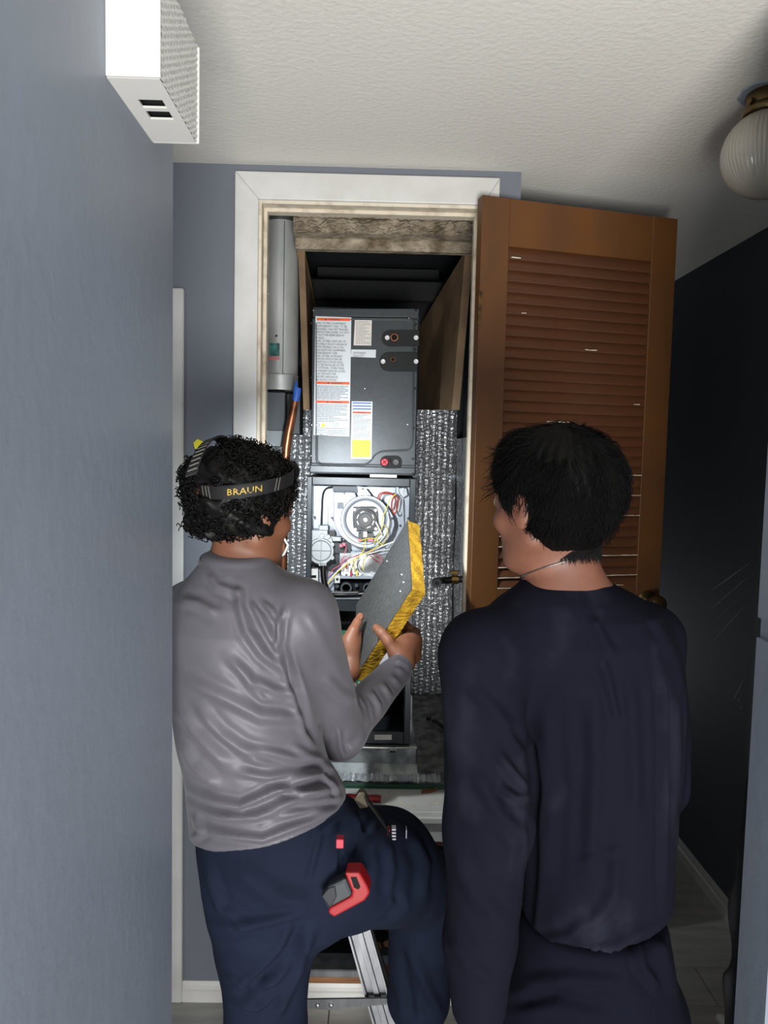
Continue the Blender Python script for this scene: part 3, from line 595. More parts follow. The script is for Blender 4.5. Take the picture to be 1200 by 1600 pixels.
# inducer blower housing: scroll body, raised ring, motor
ic = (571, 812)
sc = [(521, 769), (555, 769), (556, 776), (560, 780), (568, 779), (580, 779), (594, 784), (607, 794), (615, 807), (617, 820), (612, 836), (603, 846), (590, 854), (575, 857), (560, 855), (545, 848), (533, 838), (525, 826), (521, 812)]
ind = fpl(path_round(sc + [sc[0]], 4, 3)[:-1], M['partition'], 'inducer_housing', 0.075, 0.055, bevel=0.004)
ind['label'] = 'pale scroll-shaped inducer blower housing'
def circ(cx, cy, r, d, h, m, name, parent, n=40, lip=None):
    R_ = r * (YF + d) / F; c_ = fp(cx, cy, d); prof = lip or [(0.0005, -h), (R_ * 0.97, -h), (R_, -h * 0.85), (R_, 0)]
    return MB().lathe(prof, c_, (0, 1, 0), n).build(name, m, parent, smooth=True)
R1 = 39 * (YF + .07) / F
circ(*ic, 1, 0.075, 0, M['partition'], 'scroll_ring', ind, lip=[(R1 * .80, 0.001), (R1 * .80, -0.006), (R1 * .86, -0.010), (R1 * .97, -0.010), (R1, -0.006), (R1, 0.001)])
R2 = 27 * (YF + .07) / F
circ(*ic, 1, 0.075, 0, M['greysteel'], 'ring_groove', ind, lip=[(R1 * .765, 0.001), (R1 * .765, -0.0016), (R1 * .80, -0.0016), (R1 * .80, 0.001)])
MB().prism([fp(x, y, 0.052) for x, y in path_round([(552, 792), (589, 792), (591, 811), (590, 830), (553, 830), (551, 811), (552, 792)], 6, 3)[:-1]], (0, 0.023, 0)).build('motor_bracket', M['blackplastic'], ind, bevel=0.002)
mo = circ(*ic, 17.5, 0.052, 0.020, M['blackplastic'], 'motor', ind)
circ(*ic, 15, 0.032, 0.010, M['motor'], 'motor_cap', mo); circ(*ic, 10, 0.022, 0.006, M['blackplastic'], 'motor_face', mo); circ(*ic, 3.0, 0.016, 0.006, M['steel'], 'motor_shaft', mo)
for k in range(8):
    a = radians(22 + 45 * k); c_ = fp(ic[0] + 13 * cos(a), ic[1] + 13 * sin(a), 0.0215)
    t_ = Vector((-sin(a), 0, -cos(a))) * 0.0065; MB().tube([c_ - t_, c_, c_ + t_], 0.0021, 6).build('cooling_slot', M['whitewire'] if k % 2 else M['steel'], mo)
for (x, y) in [(554, 796), (587, 797), (555, 827), (587, 826)]: circ(x, y, 2.2, 0.052, 0.004, M['steel'], 'bolt', ind, 10)
fpl([(560, 833), (583, 833), (583, 846), (560, 846)], M['blackplastic'], 'terminal_block', 0.045, 0.03, ind); fpl([(568, 831), (573, 831), (573, 839), (568, 839)], M['steel'], 'block_clip', 0.040, 0.005, ind)
fpl([(559, 842), (565, 842), (565, 846), (559, 846)], M['pink'], 'connector', 0.040, 0.006, ind); fpl([(575, 842), (583, 842), (583, 846), (575, 846)], M['pink'], 'connector', 0.040, 0.006, ind)
lobe = fpl([(567, 763), (572, 763), (580, 774), (560, 781), (558, 776)], M['partition'], 'mounting_ear', 0.070, 0.01, ind, bevel=0.001); circ(567, 764, 2, 0.070, 0.003, M['blackplastic'], 'bolt', ind, 10)
for (x, y) in [(519, 809), (538, 771), (613, 810), (492, 808), (638, 810), (619, 818)]: circ(x, y, 1.9, 0.074, 0.004, M['blackplastic'], 'bolt', ind, 10)
fpl([(527, 785), (537, 785), (537, 795), (527, 795)], M['inklight'], 'stamped_square', 0.0735, 0.0015, ind)
# right hand brackets
fpl([(620, 761), (640, 761), (640, 860), (630, 860), (628, 790)], M['partition'], 'right_bracket', 0.095, 0.002)
fpl([(571, 761), (618, 761), (618, 790), (600, 782), (585, 776)], M['partition'], 'corner_plate', 0.125, 0.003)
rsw = fpl([(622, 762), (636, 762), (638, 774), (630, 779), (624, 772)], M['cast'], 'rollout_switch', 0.075, 0.015, bevel=0.003); circ(629, 765, 3, 0.075, 0.006, M['cast'], 'switch_boss', rsw, 16)
MB().tube([fp(630, 779, .08), fp(631, 800, .085), fp(632, 840, .09)], 0.0016, 6).build('ground_rod', M['steel'], fu)
# pressure switch / gas valve
vb = fpl([(484, 828), (512, 828), (513, 836), (520, 842), (520, 850), (484, 850)], M['cast'], 'gas_valve_body', 0.055, 0.06, bevel=0.003)
vd = circ(501.5, 860.5, 20.5, 0.060, 0.014, M['cast'], 'regulator_disc', fu, 48)
vd['label'] = 'round cast regulator disc with a raised cross'
RD = 16.5 * (YF + .05) / F
circ(501.5, 860.5, 1, 0.046, 0, M['greysteel'], 'disc_groove', vd, lip=[(RD * .92, 0.001), (RD * .92, -0.0012), (RD, -0.0012), (RD, 0.001)])
for a in (0, 90):
    d = Vector((cos(radians(a)), 0, sin(radians(a)))) * RD * 0.93; c_ = fp(501.5, 860.5, 0.0455); MB().tube([c_ - d, c_ + d], 0.0016, 6).build('cross_rib', M['cast'], vd)
for k in range(6):
    a = radians(30 + 60 * k); circ(501.5 + 20.5 * cos(a), 860.5 + 20.5 * sin(a), 3.4, 0.058, 0.012, M['cast'], 'lug', vd, 14)
circ(504, 836, 3.2, 0.055, 0.01, M['cast'], 'boss', vb, 14); circ(513, 838, 3.2, 0.055, 0.012, M['cast'], 'boss', vb, 14); circ(489, 847, 2.2, 0.055, 0.006, M['cast'], 'boss', vb, 12)
fpl([(498, 821), (513, 821), (513, 829), (498, 829)], M['cast'], 'pipe_union', 0.06, 0.04, bevel=0.002)
fpl([(514, 829), (523, 829), (523, 838), (514, 838)], M['blackplastic'], 'valve_solenoid', 0.06, 0.04); fpl([(516, 838), (533, 839), (533, 846), (516, 846)], M['cast'], 'valve_outlet', 0.06, 0.03, bevel=0.002)
fpl([(517, 846), (548, 846), (548, 864), (517, 864)], M['cabdark'], 'igniter_box', 0.095, 0.035)
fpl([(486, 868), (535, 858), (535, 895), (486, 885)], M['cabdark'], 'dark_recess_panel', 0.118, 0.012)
# burner shelf and parts
fpl([(531, 862), (640, 862), (640, 880), (531, 880)], M['partition'], 'burner_shield', 0.10, 0.02); fpl([(533, 866), (600, 866), (600, 902), (533, 902)], M['steel'], 'burner_box', 0.095, 0.01)
fpl([(531, 900), (640, 901), (640, 905), (531, 904)], M['partition'], 'shelf_lip', 0.06, 0.05)
fpl([(523, 899), (531, 899), (531, 911), (523, 911)], M['whiteplastic'], 'terminal_tab', 0.058, 0.006); circ(527, 905, 2.2, 0.058, 0.003, M['blackplastic'], 'tab_hole', fu, 12)
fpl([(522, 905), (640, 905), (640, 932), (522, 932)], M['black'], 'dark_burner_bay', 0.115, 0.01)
for (x, y, r) in [(541, 918, 9), (575, 918, 8)]:
    RR_ = r * (YF + .09) / F; circ(x, y, 1, 0.09, 0, M['greysteel'], 'burner_tube', fu, lip=[(RR_ * .7, 0.02), (RR_ * .7, -0.012), (RR_, -0.012), (RR_, 0.02)])
circ(527, 915, 3.4, 0.09, 0.01, M['greysteel'], 'bay_bolt', fu, 14); circ(526, 924, 2.8, 0.09, 0.01, M['greysteel'], 'bay_bolt', fu, 14); circ(557, 914, 3, 0.09, 0.01, M['greysteel'], 'bay_bolt', fu, 14)
MB().tube([fp(x, y, 0.035) for x, y in path_round([(505, 881), (505, 905), (512, 927), (528, 929), (600, 927)], 12)], 0.0094, 12).build('black_hose', M['blackrubber'], fu, smooth=True)
fpl([(501, 880), (510, 880), (510, 884), (501, 884)], M['steel'], 'hose_clamp', 0.024, 0.022)
MB().tube([fp(516, 925.5, 0.017), fp(540, 926, 0.017), fp(560, 925.5, 0.017)], 0.0018, 6).build('bright_rod', M['steel'], fu)
fpl([(484, 889), (497, 889), (497, 930), (484, 925)], M['whiteplastic'], 'control_housing', 0.06, 0.03, bevel=0.002); fpl([(486, 899), (494, 899), (494, 903), (486, 903)], M['black'], 'housing_slot', 0.057, 0.004)
fpl([(500, 930), (640, 930), (640, 936), (500, 936)], M['partition'], 'bay_floor', 0.04, 0.08); fpl([(508, 934), (522, 934), (522, 936), (508, 936)], M['greysteel'], 'vent_slot', 0.035, 0.004)
# wiring
def wire(pts, m, r=0.0013, d0=0.04, d1=0.06, name='wire'):
    n = len(pts); pp = [fp(p[0], p[1], p[2] if len(p) > 2 else d0 + (d1 - d0) * i / (n - 1)) for i, p in enumerate(pts)]
    out = []
    for i in range(n - 1):
        a = pp[max(i - 1, 0)]; b_ = pp[i]; c_ = pp[i + 1]; e_ = pp[min(i + 2, n - 1)]
        for k in range(6):
            t = k / 6; out.append(0.5 * ((2 * b_) + (-a + c_) * t + (2 * a - 5 * b_ + 4 * c_ - e_) * t * t + (-a + 3 * b_ - 3 * c_ + e_) * t ** 3))
    out.append(pp[-1]); return MB().tube(out, r, 6).build(name, m, fu, smooth=True)
wire([(590, 780), (593, 772), (602, 769), (612, 771), (621, 777), (622, 786), (619, 800), (615, 802), (612, 793), (613, 782), (618, 774)], M['redwire'], 0.0024)
wire([(592, 781), (596, 773), (604, 771), (614, 773), (618, 783), (616, 797)], M['redwire'], 0.002, 0.05)
wire([(619, 772), (610, 779), (605, 792), (599, 806), (596, 828), (590, 838), (584, 850)], M['yellow'], 0.0016, 0.03)
wire([(604, 801), (608, 815), (603, 833), (590, 850)], M['whitewire'], 0.0022, 0.03)
wire([(587, 815), (596, 833), (598, 836)], M['whitewire'], 0.003, 0.03)
wire([(562, 845), (572, 842), (583, 841), (592, 847), (598, 853)], M['yellow'], 0.0016, 0.03)
wire([(571, 844), (568, 860), (560, 870), (553, 880), (554, 892)], M['yellow'], 0.0017, 0.03)
wire([(620, 845), (600, 852), (577, 862), (548, 875), (530, 890), (516, 906), (509, 916)], M['whitewire'], 0.0026, 0.03)
wire([(605, 850), (585, 858), (560, 867), (540, 876), (525, 892), (512, 904)], M['purple'], 0.0018, 0.035)
wire([(592, 852), (580, 860), (556, 872), (545, 880), (528, 893), (508, 918), (500, 930)], M['yellow'], 0.0017, 0.028)
wire([(560, 868), (540, 875), (533, 882), (520, 890), (513, 901)], M['pink'], 0.0013, 0.04)
wire([(536, 849), (541, 855), (538, 866), (535, 874), (530, 888)], M['pink'], 0.0014, 0.05)
wire([(615, 858), (590, 861), (570, 869), (561, 880), (563, 892), (573, 898), (582, 893)], M['whitewire'], 0.0016, 0.028)
wire([(586, 865), (572, 868), (560, 878), (559, 888), (566, 896)], M['blackplastic'], 0.0014, 0.03)
wire([(576, 866), (583, 872), (592, 878), (602, 880)], M['pinkred'], 0.0014, 0.04); wire([(580, 862), (590, 868), (598, 876)], M['pink'], 0.0016, 0.04)
wire([(600, 820), (606, 830), (600, 848), (585, 860), (570, 874), (567, 892)], M['yellow'], 0.0013, 0.035)
for (x, y) in [(535, 848), (531, 850)]: fpl([(x, y), (x + 5, y + 1), (x + 4, y + 5), (x - 1, y + 4)], M['pink'], 'plug', 0.045, 0.006)
for (x, y, m) in [(540, 880, 'pinkred'), (545, 884, 'whitewire'), (551, 886, 'whitewire'), (538, 886, 'whitewire'), (556, 892, 'yellow'), (547, 892, 'pinkred')]: fpl([(x, y), (x + 3, y), (x + 3, y + 9), (x, y + 9)], M[m], 'plug', 0.06, 0.006)
# blower compartment
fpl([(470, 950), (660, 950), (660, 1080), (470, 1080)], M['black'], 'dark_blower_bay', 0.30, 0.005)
fpl([(592, 1020), (640, 1020), (640, 1070), (600, 1082), (592, 1070)], M['partition'], 'control_box_cover', 0.08, 0.01, bevel=0.002)
for (x, y) in [(594, 1058), (586, 1066)]: fpl([(x, y), (x + 1.6, y), (x + 1.6, y + 7), (x, y + 7)], M['black'], 'cover_slot', 0.078, 0.004)
pc = fpl([(520, 1056), (588, 1058), (588, 1078), (520, 1076)], M['pcb'], 'circuit_board', 0.09, 0.004)
fpl([(526, 985), (552, 985), (552, 995), (526, 995)], M['pcb'], 'small_circuit_board', 0.10, 0.004)
for k in range(7): fpl([(560 + 4.2 * k, 1066), (562.4 + 4.2 * k, 1066), (562.4 + 4.2 * k, 1070), (560 + 4.2 * k, 1070)], M['whitewire'], 'terminal', 0.084, 0.006, pc)
wire([(553, 1066), (560, 1072), (572, 1076), (580, 1078)], M['pink'], 0.0016, 0.04); wire([(545, 1040), (551, 1055), (556, 1072), (566, 1082)], M['whitewire'], 0.0016, 0.04)
bh = fpl(path_round([(634, 1085), (644, 1085), (644, 1145), (634, 1145), (631, 1132), (636, 1118), (632, 1104), (634, 1085)], 5, 3)[:-1], M['galv'], 'blower_housing_edge', 0.05, 0.18)
circ(575, 1068, 44, 0.20, 0.03, M['greysteel'], 'blower_scroll', fu, 48, lip=[(0.06, 0.05), (0.06, -0.01), (0.066, -0.016), (0.09, -0.016), (0.095, 0.0), (0.095, 0.05)])
fpl([(585, 1148), (612, 1148), (612, 1156), (585, 1156)], M['labelcream'], 'rail_sticker', -0.0045, 0.001)
# ---------------------------------------------------------------- sheet metal base
bs = empty('sheet_metal_plenum', (0.03, 2.6, 0.6), 'galvanised sheet metal base box with a small latch under the furnace', 'plenum')
bx0, bx1 = P(470, 1190, 2.43).x, P(651, 1190, 2.43).x; bz0, bz1 = 0.612, fz0 - 0.004
MB().box((bx0, 2.432, bz0), (bx1, 2.95, bz1), ch=0.003).build('front_sheet', M['galv'], bs)
fl_ = MB().prism([(bx0, 2.433, 0.645), (bx1, 2.433, 0.645), (bx1 + 0.004, 2.395, 0.612), (bx0 - 0.004, 2.395, 0.612)], (0, 0.004, 0.003)); fl_.build('sloping_flange', M['galv'], bs)
MB().box((bx0, 2.422, bz1 - 0.006), (bx1, 2.434, bz1), ch=0.001).build('top_lip', M['steel'], bs)
lt = MB().box(P(608, 1170, 2.428), P(619, 1176, 2.422), ch=0.0008).build('latch', M['steel'], bs)
MB().box(P(608, 1163, 2.428), P(619, 1168, 2.422), ch=0.0008).build('latch_plate', M['blackplastic'], lt); MB().box(P(609, 1172, 2.424), P(618, 1176.5, 2.4195), ch=0.0008).build('latch_plate', M['blackplastic'], lt)
# ---------------------------------------------------------------- flue pipe, ducts, copper, gas
fd = empty('flue_pipe', (-0.315, 2.6, 1.55), 'dusty white-grey metal flue pipe hanging at the closet edge', 'flue pipe')
pr = (P(467, 450, 2.6).x + 0.382) / 2; pcx = P(467, 450, 2.6).x - pr; zc0 = P(440, 609, 2.55).z; zc1 = P(440, 585, 2.55).z
M['flue'] = mat('dusty_flue_metal', (200, 202, 200), 0.5, 0.3, col2=(150, 152, 150), nscale=9, stretch=(1, 1, 0.3), bump=0.1)
MB().lathe([(pr - 0.004, 0.02), (pr - 0.003, 0.0), (pr, 0.0), (pr, 2.4 - zc1), (pr - 0.003, 2.4 - zc1)], (pcx, 2.6, zc1), (0, 0, 1), 48).build('pipe_body', M['flue'], fd, smooth=True)
MB().lathe([(pr - 0.002, 0.006), (pr - 0.002, 0.0), (pr + 0.001, 0.0), (pr + 0.002, 0.01), (pr + 0.001, zc1 - zc0 - 0.004), (pr + 0.003, zc1 - zc0), (pr, zc1 - zc0 + 0.004)], (pcx, 2.6, zc0), (0, 0, 1), 48).build('pipe_collar', M['flue'], fd, smooth=True)
sxp = P(441, 450, 2.54).x; MB().box((sxp - 0.006, 2.6 - pr - 0.002, zc1), (sxp + 0.001, 2.6 - pr + 0.01, 2.39)).build('pipe_seam', M['flue'], fd); MB().box((sxp + 0.004, 2.6 - pr - 0.0012, zc1), (sxp + 0.006, 2.6 - pr + 0.01, 2.39)).build('seam_line', M['greysteel'], fd)
def onpipe(x0, x1, y0, y1, m, name, r=None):
    r = r or pr + 0.0012; mb = MB(); vs = []; n = 8
    xa, xb = P(x0, y0, 2.54).x, P(x1, y0, 2.54).x; za, zb_ = P(x0, y0, 2.54).z, P(x0, y1, 2.54).z
    for i in range(n + 1):
        x = xa + (xb - xa) * i / n; y = 2.6 - sqrt(max(r * r - (x - pcx) ** 2, 0)); vs += [(x, y, za), (x, y, zb_), (x, y + 0.002, za), (x, y + 0.002, zb_)]
    fs = []
    for i in range(n):
        a = 4 * i; fs += [(a, a + 4, a + 5, a + 1), (a, a + 2, a + 6, a + 4), (a + 1, a + 5, a + 7, a + 3)]
    fs += [(0, 1, 3, 2), (4 * n, 4 * n + 2, 4 * n + 3, 4 * n + 1)]
    return mb.add(vs, fs).build(name, m, fd)
onpipe(421, 437, 536, 556, M['teal'], 'torn_sticker'); onpipe(415, 437, 556.5, 562, M['pinkink'], 'torn_sticker')
MB().lathe([(0.0005, -0.002), (0.004, -0.001), (0.004, 0.003)], (P(432, 525, 2.54).x, 2.6 - pr, P(432, 525, 2.54).z), (0, 1, 0), 12).build('rivet', M['blackplastic'], fd)
sb = empty('light_switch', (-0.372, 2.33, 1.95), 'cream toggle light switch on the inner wall beside the flue pipe', 'light switch')
za, zb_ = P(416, 483, 2.33).z, P(416, 428, 2.33).z
MB().box((-0.40, 2.292, za + 0.01), (-0.342, 2.36, zb_ - 0.01)).build('switch_box', M['greysteel'], sb); MB().box((-0.342, 2.289, za), (-0.338, 2.363, zb_), ch=0.0012).build('cover_plate', M['cream'], sb)
zt = P(420, 457, 2.32).z; MB().prism([(-0.338, 2.32, zt - 0.006), (-0.338, 2.32, zt + 0.010), (-0.324, 2.32, zt - 0.002), (-0.322, 2.32, zt - 0.006)], (0, 0.008, 0)).build('toggle', M['whiteplastic'], sb)
dk = empty('vent_elbow', (-0.31, 2.62, 1.3), 'dark galvanised sheet duct below the flue pipe end', 'duct')
zq0, zq1 = P(430, 692, 2.62).z, P(430, 613, 2.62).z
MB().box((-0.375, 2.555, zq0), (P(446, 640, 2.56).x, 2.70, zq1 - 0.004), ch=0.002).build('duct_box', M['greysteel'], dk); MB().box((P(449, 640, 2.62).x, 2.60, zq0 + 0.03), (P(470, 640, 2.62).x, 2.72, zq1 - 0.004), ch=0.002).build('duct_side', M['cabdark'], dk)
MB().box((-0.375, 2.548, zq0 - 0.012), (P(447, 640, 2.56).x, 2.556, zq0 + 0.04), ch=0.001).build('duct_flange', M['galv'], dk)
cp = empty('copper_pipe', P(455, 700, 2.42), 'copper pipe stub with its end wrapped in blue tape', 'pipe')
cpts = [P(446, 722, 2.42), P(447.5, 700, 2.42), P(451, 676, 2.42), P(456, 652, 2.42), P(461, 628, 2.42), P(463.5, 612, 2.42)]
cpts = [P(442, 900, 2.42), P(443, 800, 2.42)] + cpts
MB().tube(cpts, [0.0135] * 5 + [0.013, 0.012, 0.0095], 16).build('tube', M['copper'], cp, smooth=True)
MB().tube([P(461.5, 627, 2.418), P(463.5, 617, 2.417), P(465.5, 606, 2.417)], [0.0105, 0.0125, 0.0105], 10).build('tape_wrap', M['bluetape'], cp, smooth=True)
MB().tube([P(461.5, 615, 2.41), P(462, 606, 2.41), P(463, 596, 2.415)], [0.006, 0.007, 0.003], 8).build('tape_tail', M['bluetape'], cp)
pp_ = empty('brass_fitting', P(432, 890, 2.4), 'brass pipe fitting with a small white valve behind the curly-haired man', 'pipe fitting')
MB().tube([P(430, 905, 2.40), P(433, 885, 2.40), P(436, 868, 2.40)], 0.010, 12).build('fitting_body', M['brass'], pp_, smooth=True)
MB().tube([P(434, 872, 2.39), P(444, 866, 2.385), P(450, 852, 2.385), P(444, 842, 2.39)], 0.004, 8).build('valve_lever', M['whiteplastic'], pp_, smooth=True)
MB().lathe([(0.006, 0), (0.013, 0), (0.013, 0.012), (0.006, 0.012)], P(431, 884, 2.40), (0.1, 0, 1), 6).build('hex_nut', M['brass'], pp_)
gs = empty('gas_stub', P(695, 907, 3.0), 'black gas pipe stub with a brass shut-off valve on the foil wall', 'gas pipe')
g0 = P(683, 911, 2.86); MB().tube([g0, g0 + Vector((0.012, 0.05, 0.002)), P(695, 907, 2.93), P(726, 905, 2.93)], 0.0135, 16).build('gas_pipe', M['blackplastic'], gs, smooth=True)
MB().lathe([(0.008, 0.012), (0.008, -0.003), (0.0165, -0.003), (0.0175, 0.0), (0.0175, 0.014)], g0, (0, 1, 0), 24).build('pipe_mouth', M['greysteel'], gs); MB().lathe([(0.0003, 0.001), (0.0085, 0.001), (0.0085, 0.003)], g0, (0, 1, 0), 16).build('dark_bore', M['black'], gs)
MB().tube([P(706, 906, 2.912), P(716, 906, 2.912)], 0.017, 8).build('valve_body', M['brass'], gs); MB().box(P(704, 897, 2.905), P(716, 891, 2.925), ch=0.001).build('valve_handle', M['brass'], gs); MB().tube([P(711, 906, 2.913), P(711, 895, 2.913)], 0.006, 8).build('valve_stem', M['brass'], gs)
wc = empty('loose_cable', (0.26, 2.75, 0.61), 'short black loose cable lying on the dusty foil floor', 'cable')
def onfloor(x, y, z):
    d = RM @ Vector(((x - 600) / F, (800 - y) / F, -1.0)); t = (z - H) / d.z; return Vector((d.x * t, d.y * t, z))
MB().tube([onfloor(677, 1126, .612), onfloor(683, 1128, .616), onfloor(690, 1134, .618), onfloor(698, 1142, .612), onfloor(706, 1143, .611)], 0.007, 8).build('cable', M['blackplastic'], wc, smooth=True)
MB().lathe([(0.001, 0), (0.009, 0.0), (0.011, 0.007), (0.007, 0.014), (0.001, 0.015)], onfloor(670, 1125, .606), (0, 0, 1), 12).build('cable_end', M['blackplastic'], wc)
# things on the sill
rt = empty('red_tool_handle', onfloor(585, 1247, 0.594), 'red plastic tool handle lying on the cream threshold', 'tool')
MB().tube([onfloor(528, 1246, .606), onfloor(545, 1246, .606), onfloor(570, 1247, .606), onfloor(588, 1247.5, .606), onfloor(595, 1248, .606)], [0.010, 0.0115, 0.009, 0.0115, 0.010], 12).build('grip', M['red'], rt, smooth=True)
MB().tube([onfloor(500, 1245, .606), onfloor(529, 1246, .606)], 0.004, 8).build('shank', M['steel'], rt)
ws = MB().prism([onfloor(658, 1238, .596), onfloor(664, 1234, .596), onfloor(676, 1235, .596), onfloor(686, 1230, .596), onfloor(688, 1231.5, .596), onfloor(680, 1236, .596), onfloor(670, 1239, .596), onfloor(659, 1240, .596)], (0, 0, 0.005)).build('wood_splinter', M['rawwood'])
tag(ws, 'thin brown wood splinter on the threshold by the green strip', 'wood scrap')
yt = MB().prism([P(303, 692, YW), P(309, 686, YW), P(322, 692, YW), P(318, 703, YW), P(305, 701, YW)], (0, -0.006, 0)).build('paper_tag', M['labelyellow']); tag(yt, 'small yellow paper tag stuck on the grey wall', 'tag')
# ---------------------------------------------------------------- stepladder
ld = empty('stepladder', (-0.2, 2.0, 0.0), 'aluminium stepladder with channel rails standing before the return opening', 'stepladder')
def rail(a, b_, name, wdt=0.062, dep=0.026, nrm=(0, -1, 0)):
    a, b_ = Vector(a), Vector(b_); ax = (b_ - a).normalized(); n_ = Vector(nrm); n_ = (n_ - ax * n_.dot(ax)).normalized(); s_ = ax.cross(n_)
    prof = [(-.5, 0), (-.5, 1), (-.42, 1), (-.38, .55), (-.14, .55), (-.11, .8), (.11, .8), (.14, .55), (.38, .55), (.42, 1), (.5, 1), (.5, 0)]
    return MB().prism([a + s_ * (u * wdt) + n_ * (v * dep) for u, v in prof], b_ - a).build(name, M['alu'], ld)
fR, fL = Vector((0.052, 1.93, 0.0)), Vector((-0.335, 1.93, 0.0)); tR, tL = Vector((-0.115, 2.085, 0.70)), Vector((-0.27, 2.085, 0.68))
q0 = P(601, 1590, 1.955); q1 = P(559, 1440, 1.995); ax_ = (q1 - q0) / (q1.z - q0.z); fR = q0 - ax_ * q0.z; tR = q0 + ax_ * (0.68 - q0.z)
rail(fR, tR, 'front_rail'); rail(fL, tL, 'front_rail')
rbk = MB(); 
for (a, b_) in [((fR.x - 0.01, 2.17, 0.0), (tR.x, tR.y + 0.03, 0.68)), ((fL.x, 2.17, 0.0), (tL.x, tL.y + 0.03, 0.68))]:
    rail(a, b_, 'rear_rail', 0.03, 0.018)
MB().box((tL.x - 0.03, tL.y - 0.03, 0.68), (tR.x + 0.03, tR.y + 0.05, 0.70), ch=0.003).build('top_cap', M['alu'], ld)
for z in (0.235, 0.46):
    t = z / 0.68; a = fL.lerp(tL, t); b_ = fR.lerp(tR, t); MB().box((a.x + 0.02, a.y - 0.01, z), (b_.x - 0.02, a.y + 0.065, z + 0.022), ch=0.003).build('step', M['alu'], ld)
zb2 = P(545, 1570, 1.93).z
br = MB().prism([P(478, 1562, 1.925), P(612, 1560, 1.925), P(612, 1569, 1.925), P(532, 1575, 1.925), P(532, 1579, 1.925), P(478, 1576, 1.925)], (0, 0.006, 0)).build('brace', M['alu'], ld)
MB().box((fL.x + 0.03, 1.925, zb2 - 0.01), (P(478, 1570, 1.925).x, 1.931, zb2 + 0.01)).build('brace', M['alu'], ld)
for x in (496, 517): MB().lathe([(0.0005, -0.004), (0.005, -0.003), (0.0065, 0.0), (0.0065, 0.002)], P(x, 1571, 1.924), (0, 1, 0), 14).build('rivet', M['steel'], ld, smooth=True)
for a in (fR, fL, Vector((fR.x - 0.01, 2.17, 0)), Vector((fL.x, 2.17, 0))): MB().box((a.x - 0.02, a.y - 0.028, 0.0), (a.x + 0.02, a.y + 0.006, 0.03), ch=0.003).build('rubber_foot', M['blackrubber'], ld)
# ---------------------------------------------------------------- organic surfaces
def A3(p): return np.array([p[0], p[1], p[2]], dtype=np.float64)
def smin(a, b_, k):
    if k <= 0: return np.minimum(a, b_)
    h = np.maximum(k - np.abs(a - b_), 0.0) / k; return np.minimum(a, b_) - h * h * k * 0.25
def smax(a, b_, k): return -smin(-a, -b_, k)
def rc(a, b_, ra, rb):
    a, b_ = A3(a), A3(b_); ab = b_ - a; L = max(ab @ ab, 1e-9)
    def f(p):
        t = np.clip(((p - a) @ ab) / L, 0, 1); q = p - a - t[:, None] * ab; return np.sqrt((q * q).sum(1)) - (ra + (rb - ra) * t)
    return f
def el(c, r, R=None):
    c, r = A3(c), A3(r)
    def f(p):
        q = p - c
        if R is not None: q = q @ R
        k0 = np.sqrt(((q / r) ** 2).sum(1)); k1 = np.sqrt(((q / r ** 2) ** 2).sum(1)) + 1e-9; return k0 * (k0 - 1) / k1
    return f
def stack(rows, rnd=0.02):
    """rows: (z, cx, cy, half width, half depth) from the top down"""
    rows = sorted(rows); Z = np.array([r[0] for r in rows]); K = [np.array([r[i] for r in rows]) for i in range(1, 5)]
    def f(p):
        z = p[:, 2]; cx, cy, a, b_ = [np.interp(z, Z, k) for k in K]; q = np.sqrt(((p[:, 0] - cx) / a) ** 2 + ((p[:, 1] - cy) / b_) ** 2)
        d = (q - 1) * np.minimum(a, b_); e = np.maximum(z - Z[-1], Z[0] - z); return smax(d, e, rnd)
    return f
def half(p0, n):
    p0, n = A3(p0), A3(n) / np.linalg.norm(A3(n)); return lambda p: (p - p0) @ n
def sdf_eval(prims, p):
    d = None
    for op, fn, k in prims:
        v = fn(p)
        if d is None: d = v
        elif op == 'u': d = smin(d, v, k)
        elif op == 's': d = smax(d, -v, k)
        elif op == 'i': d = smax(d, v, k)
    return d
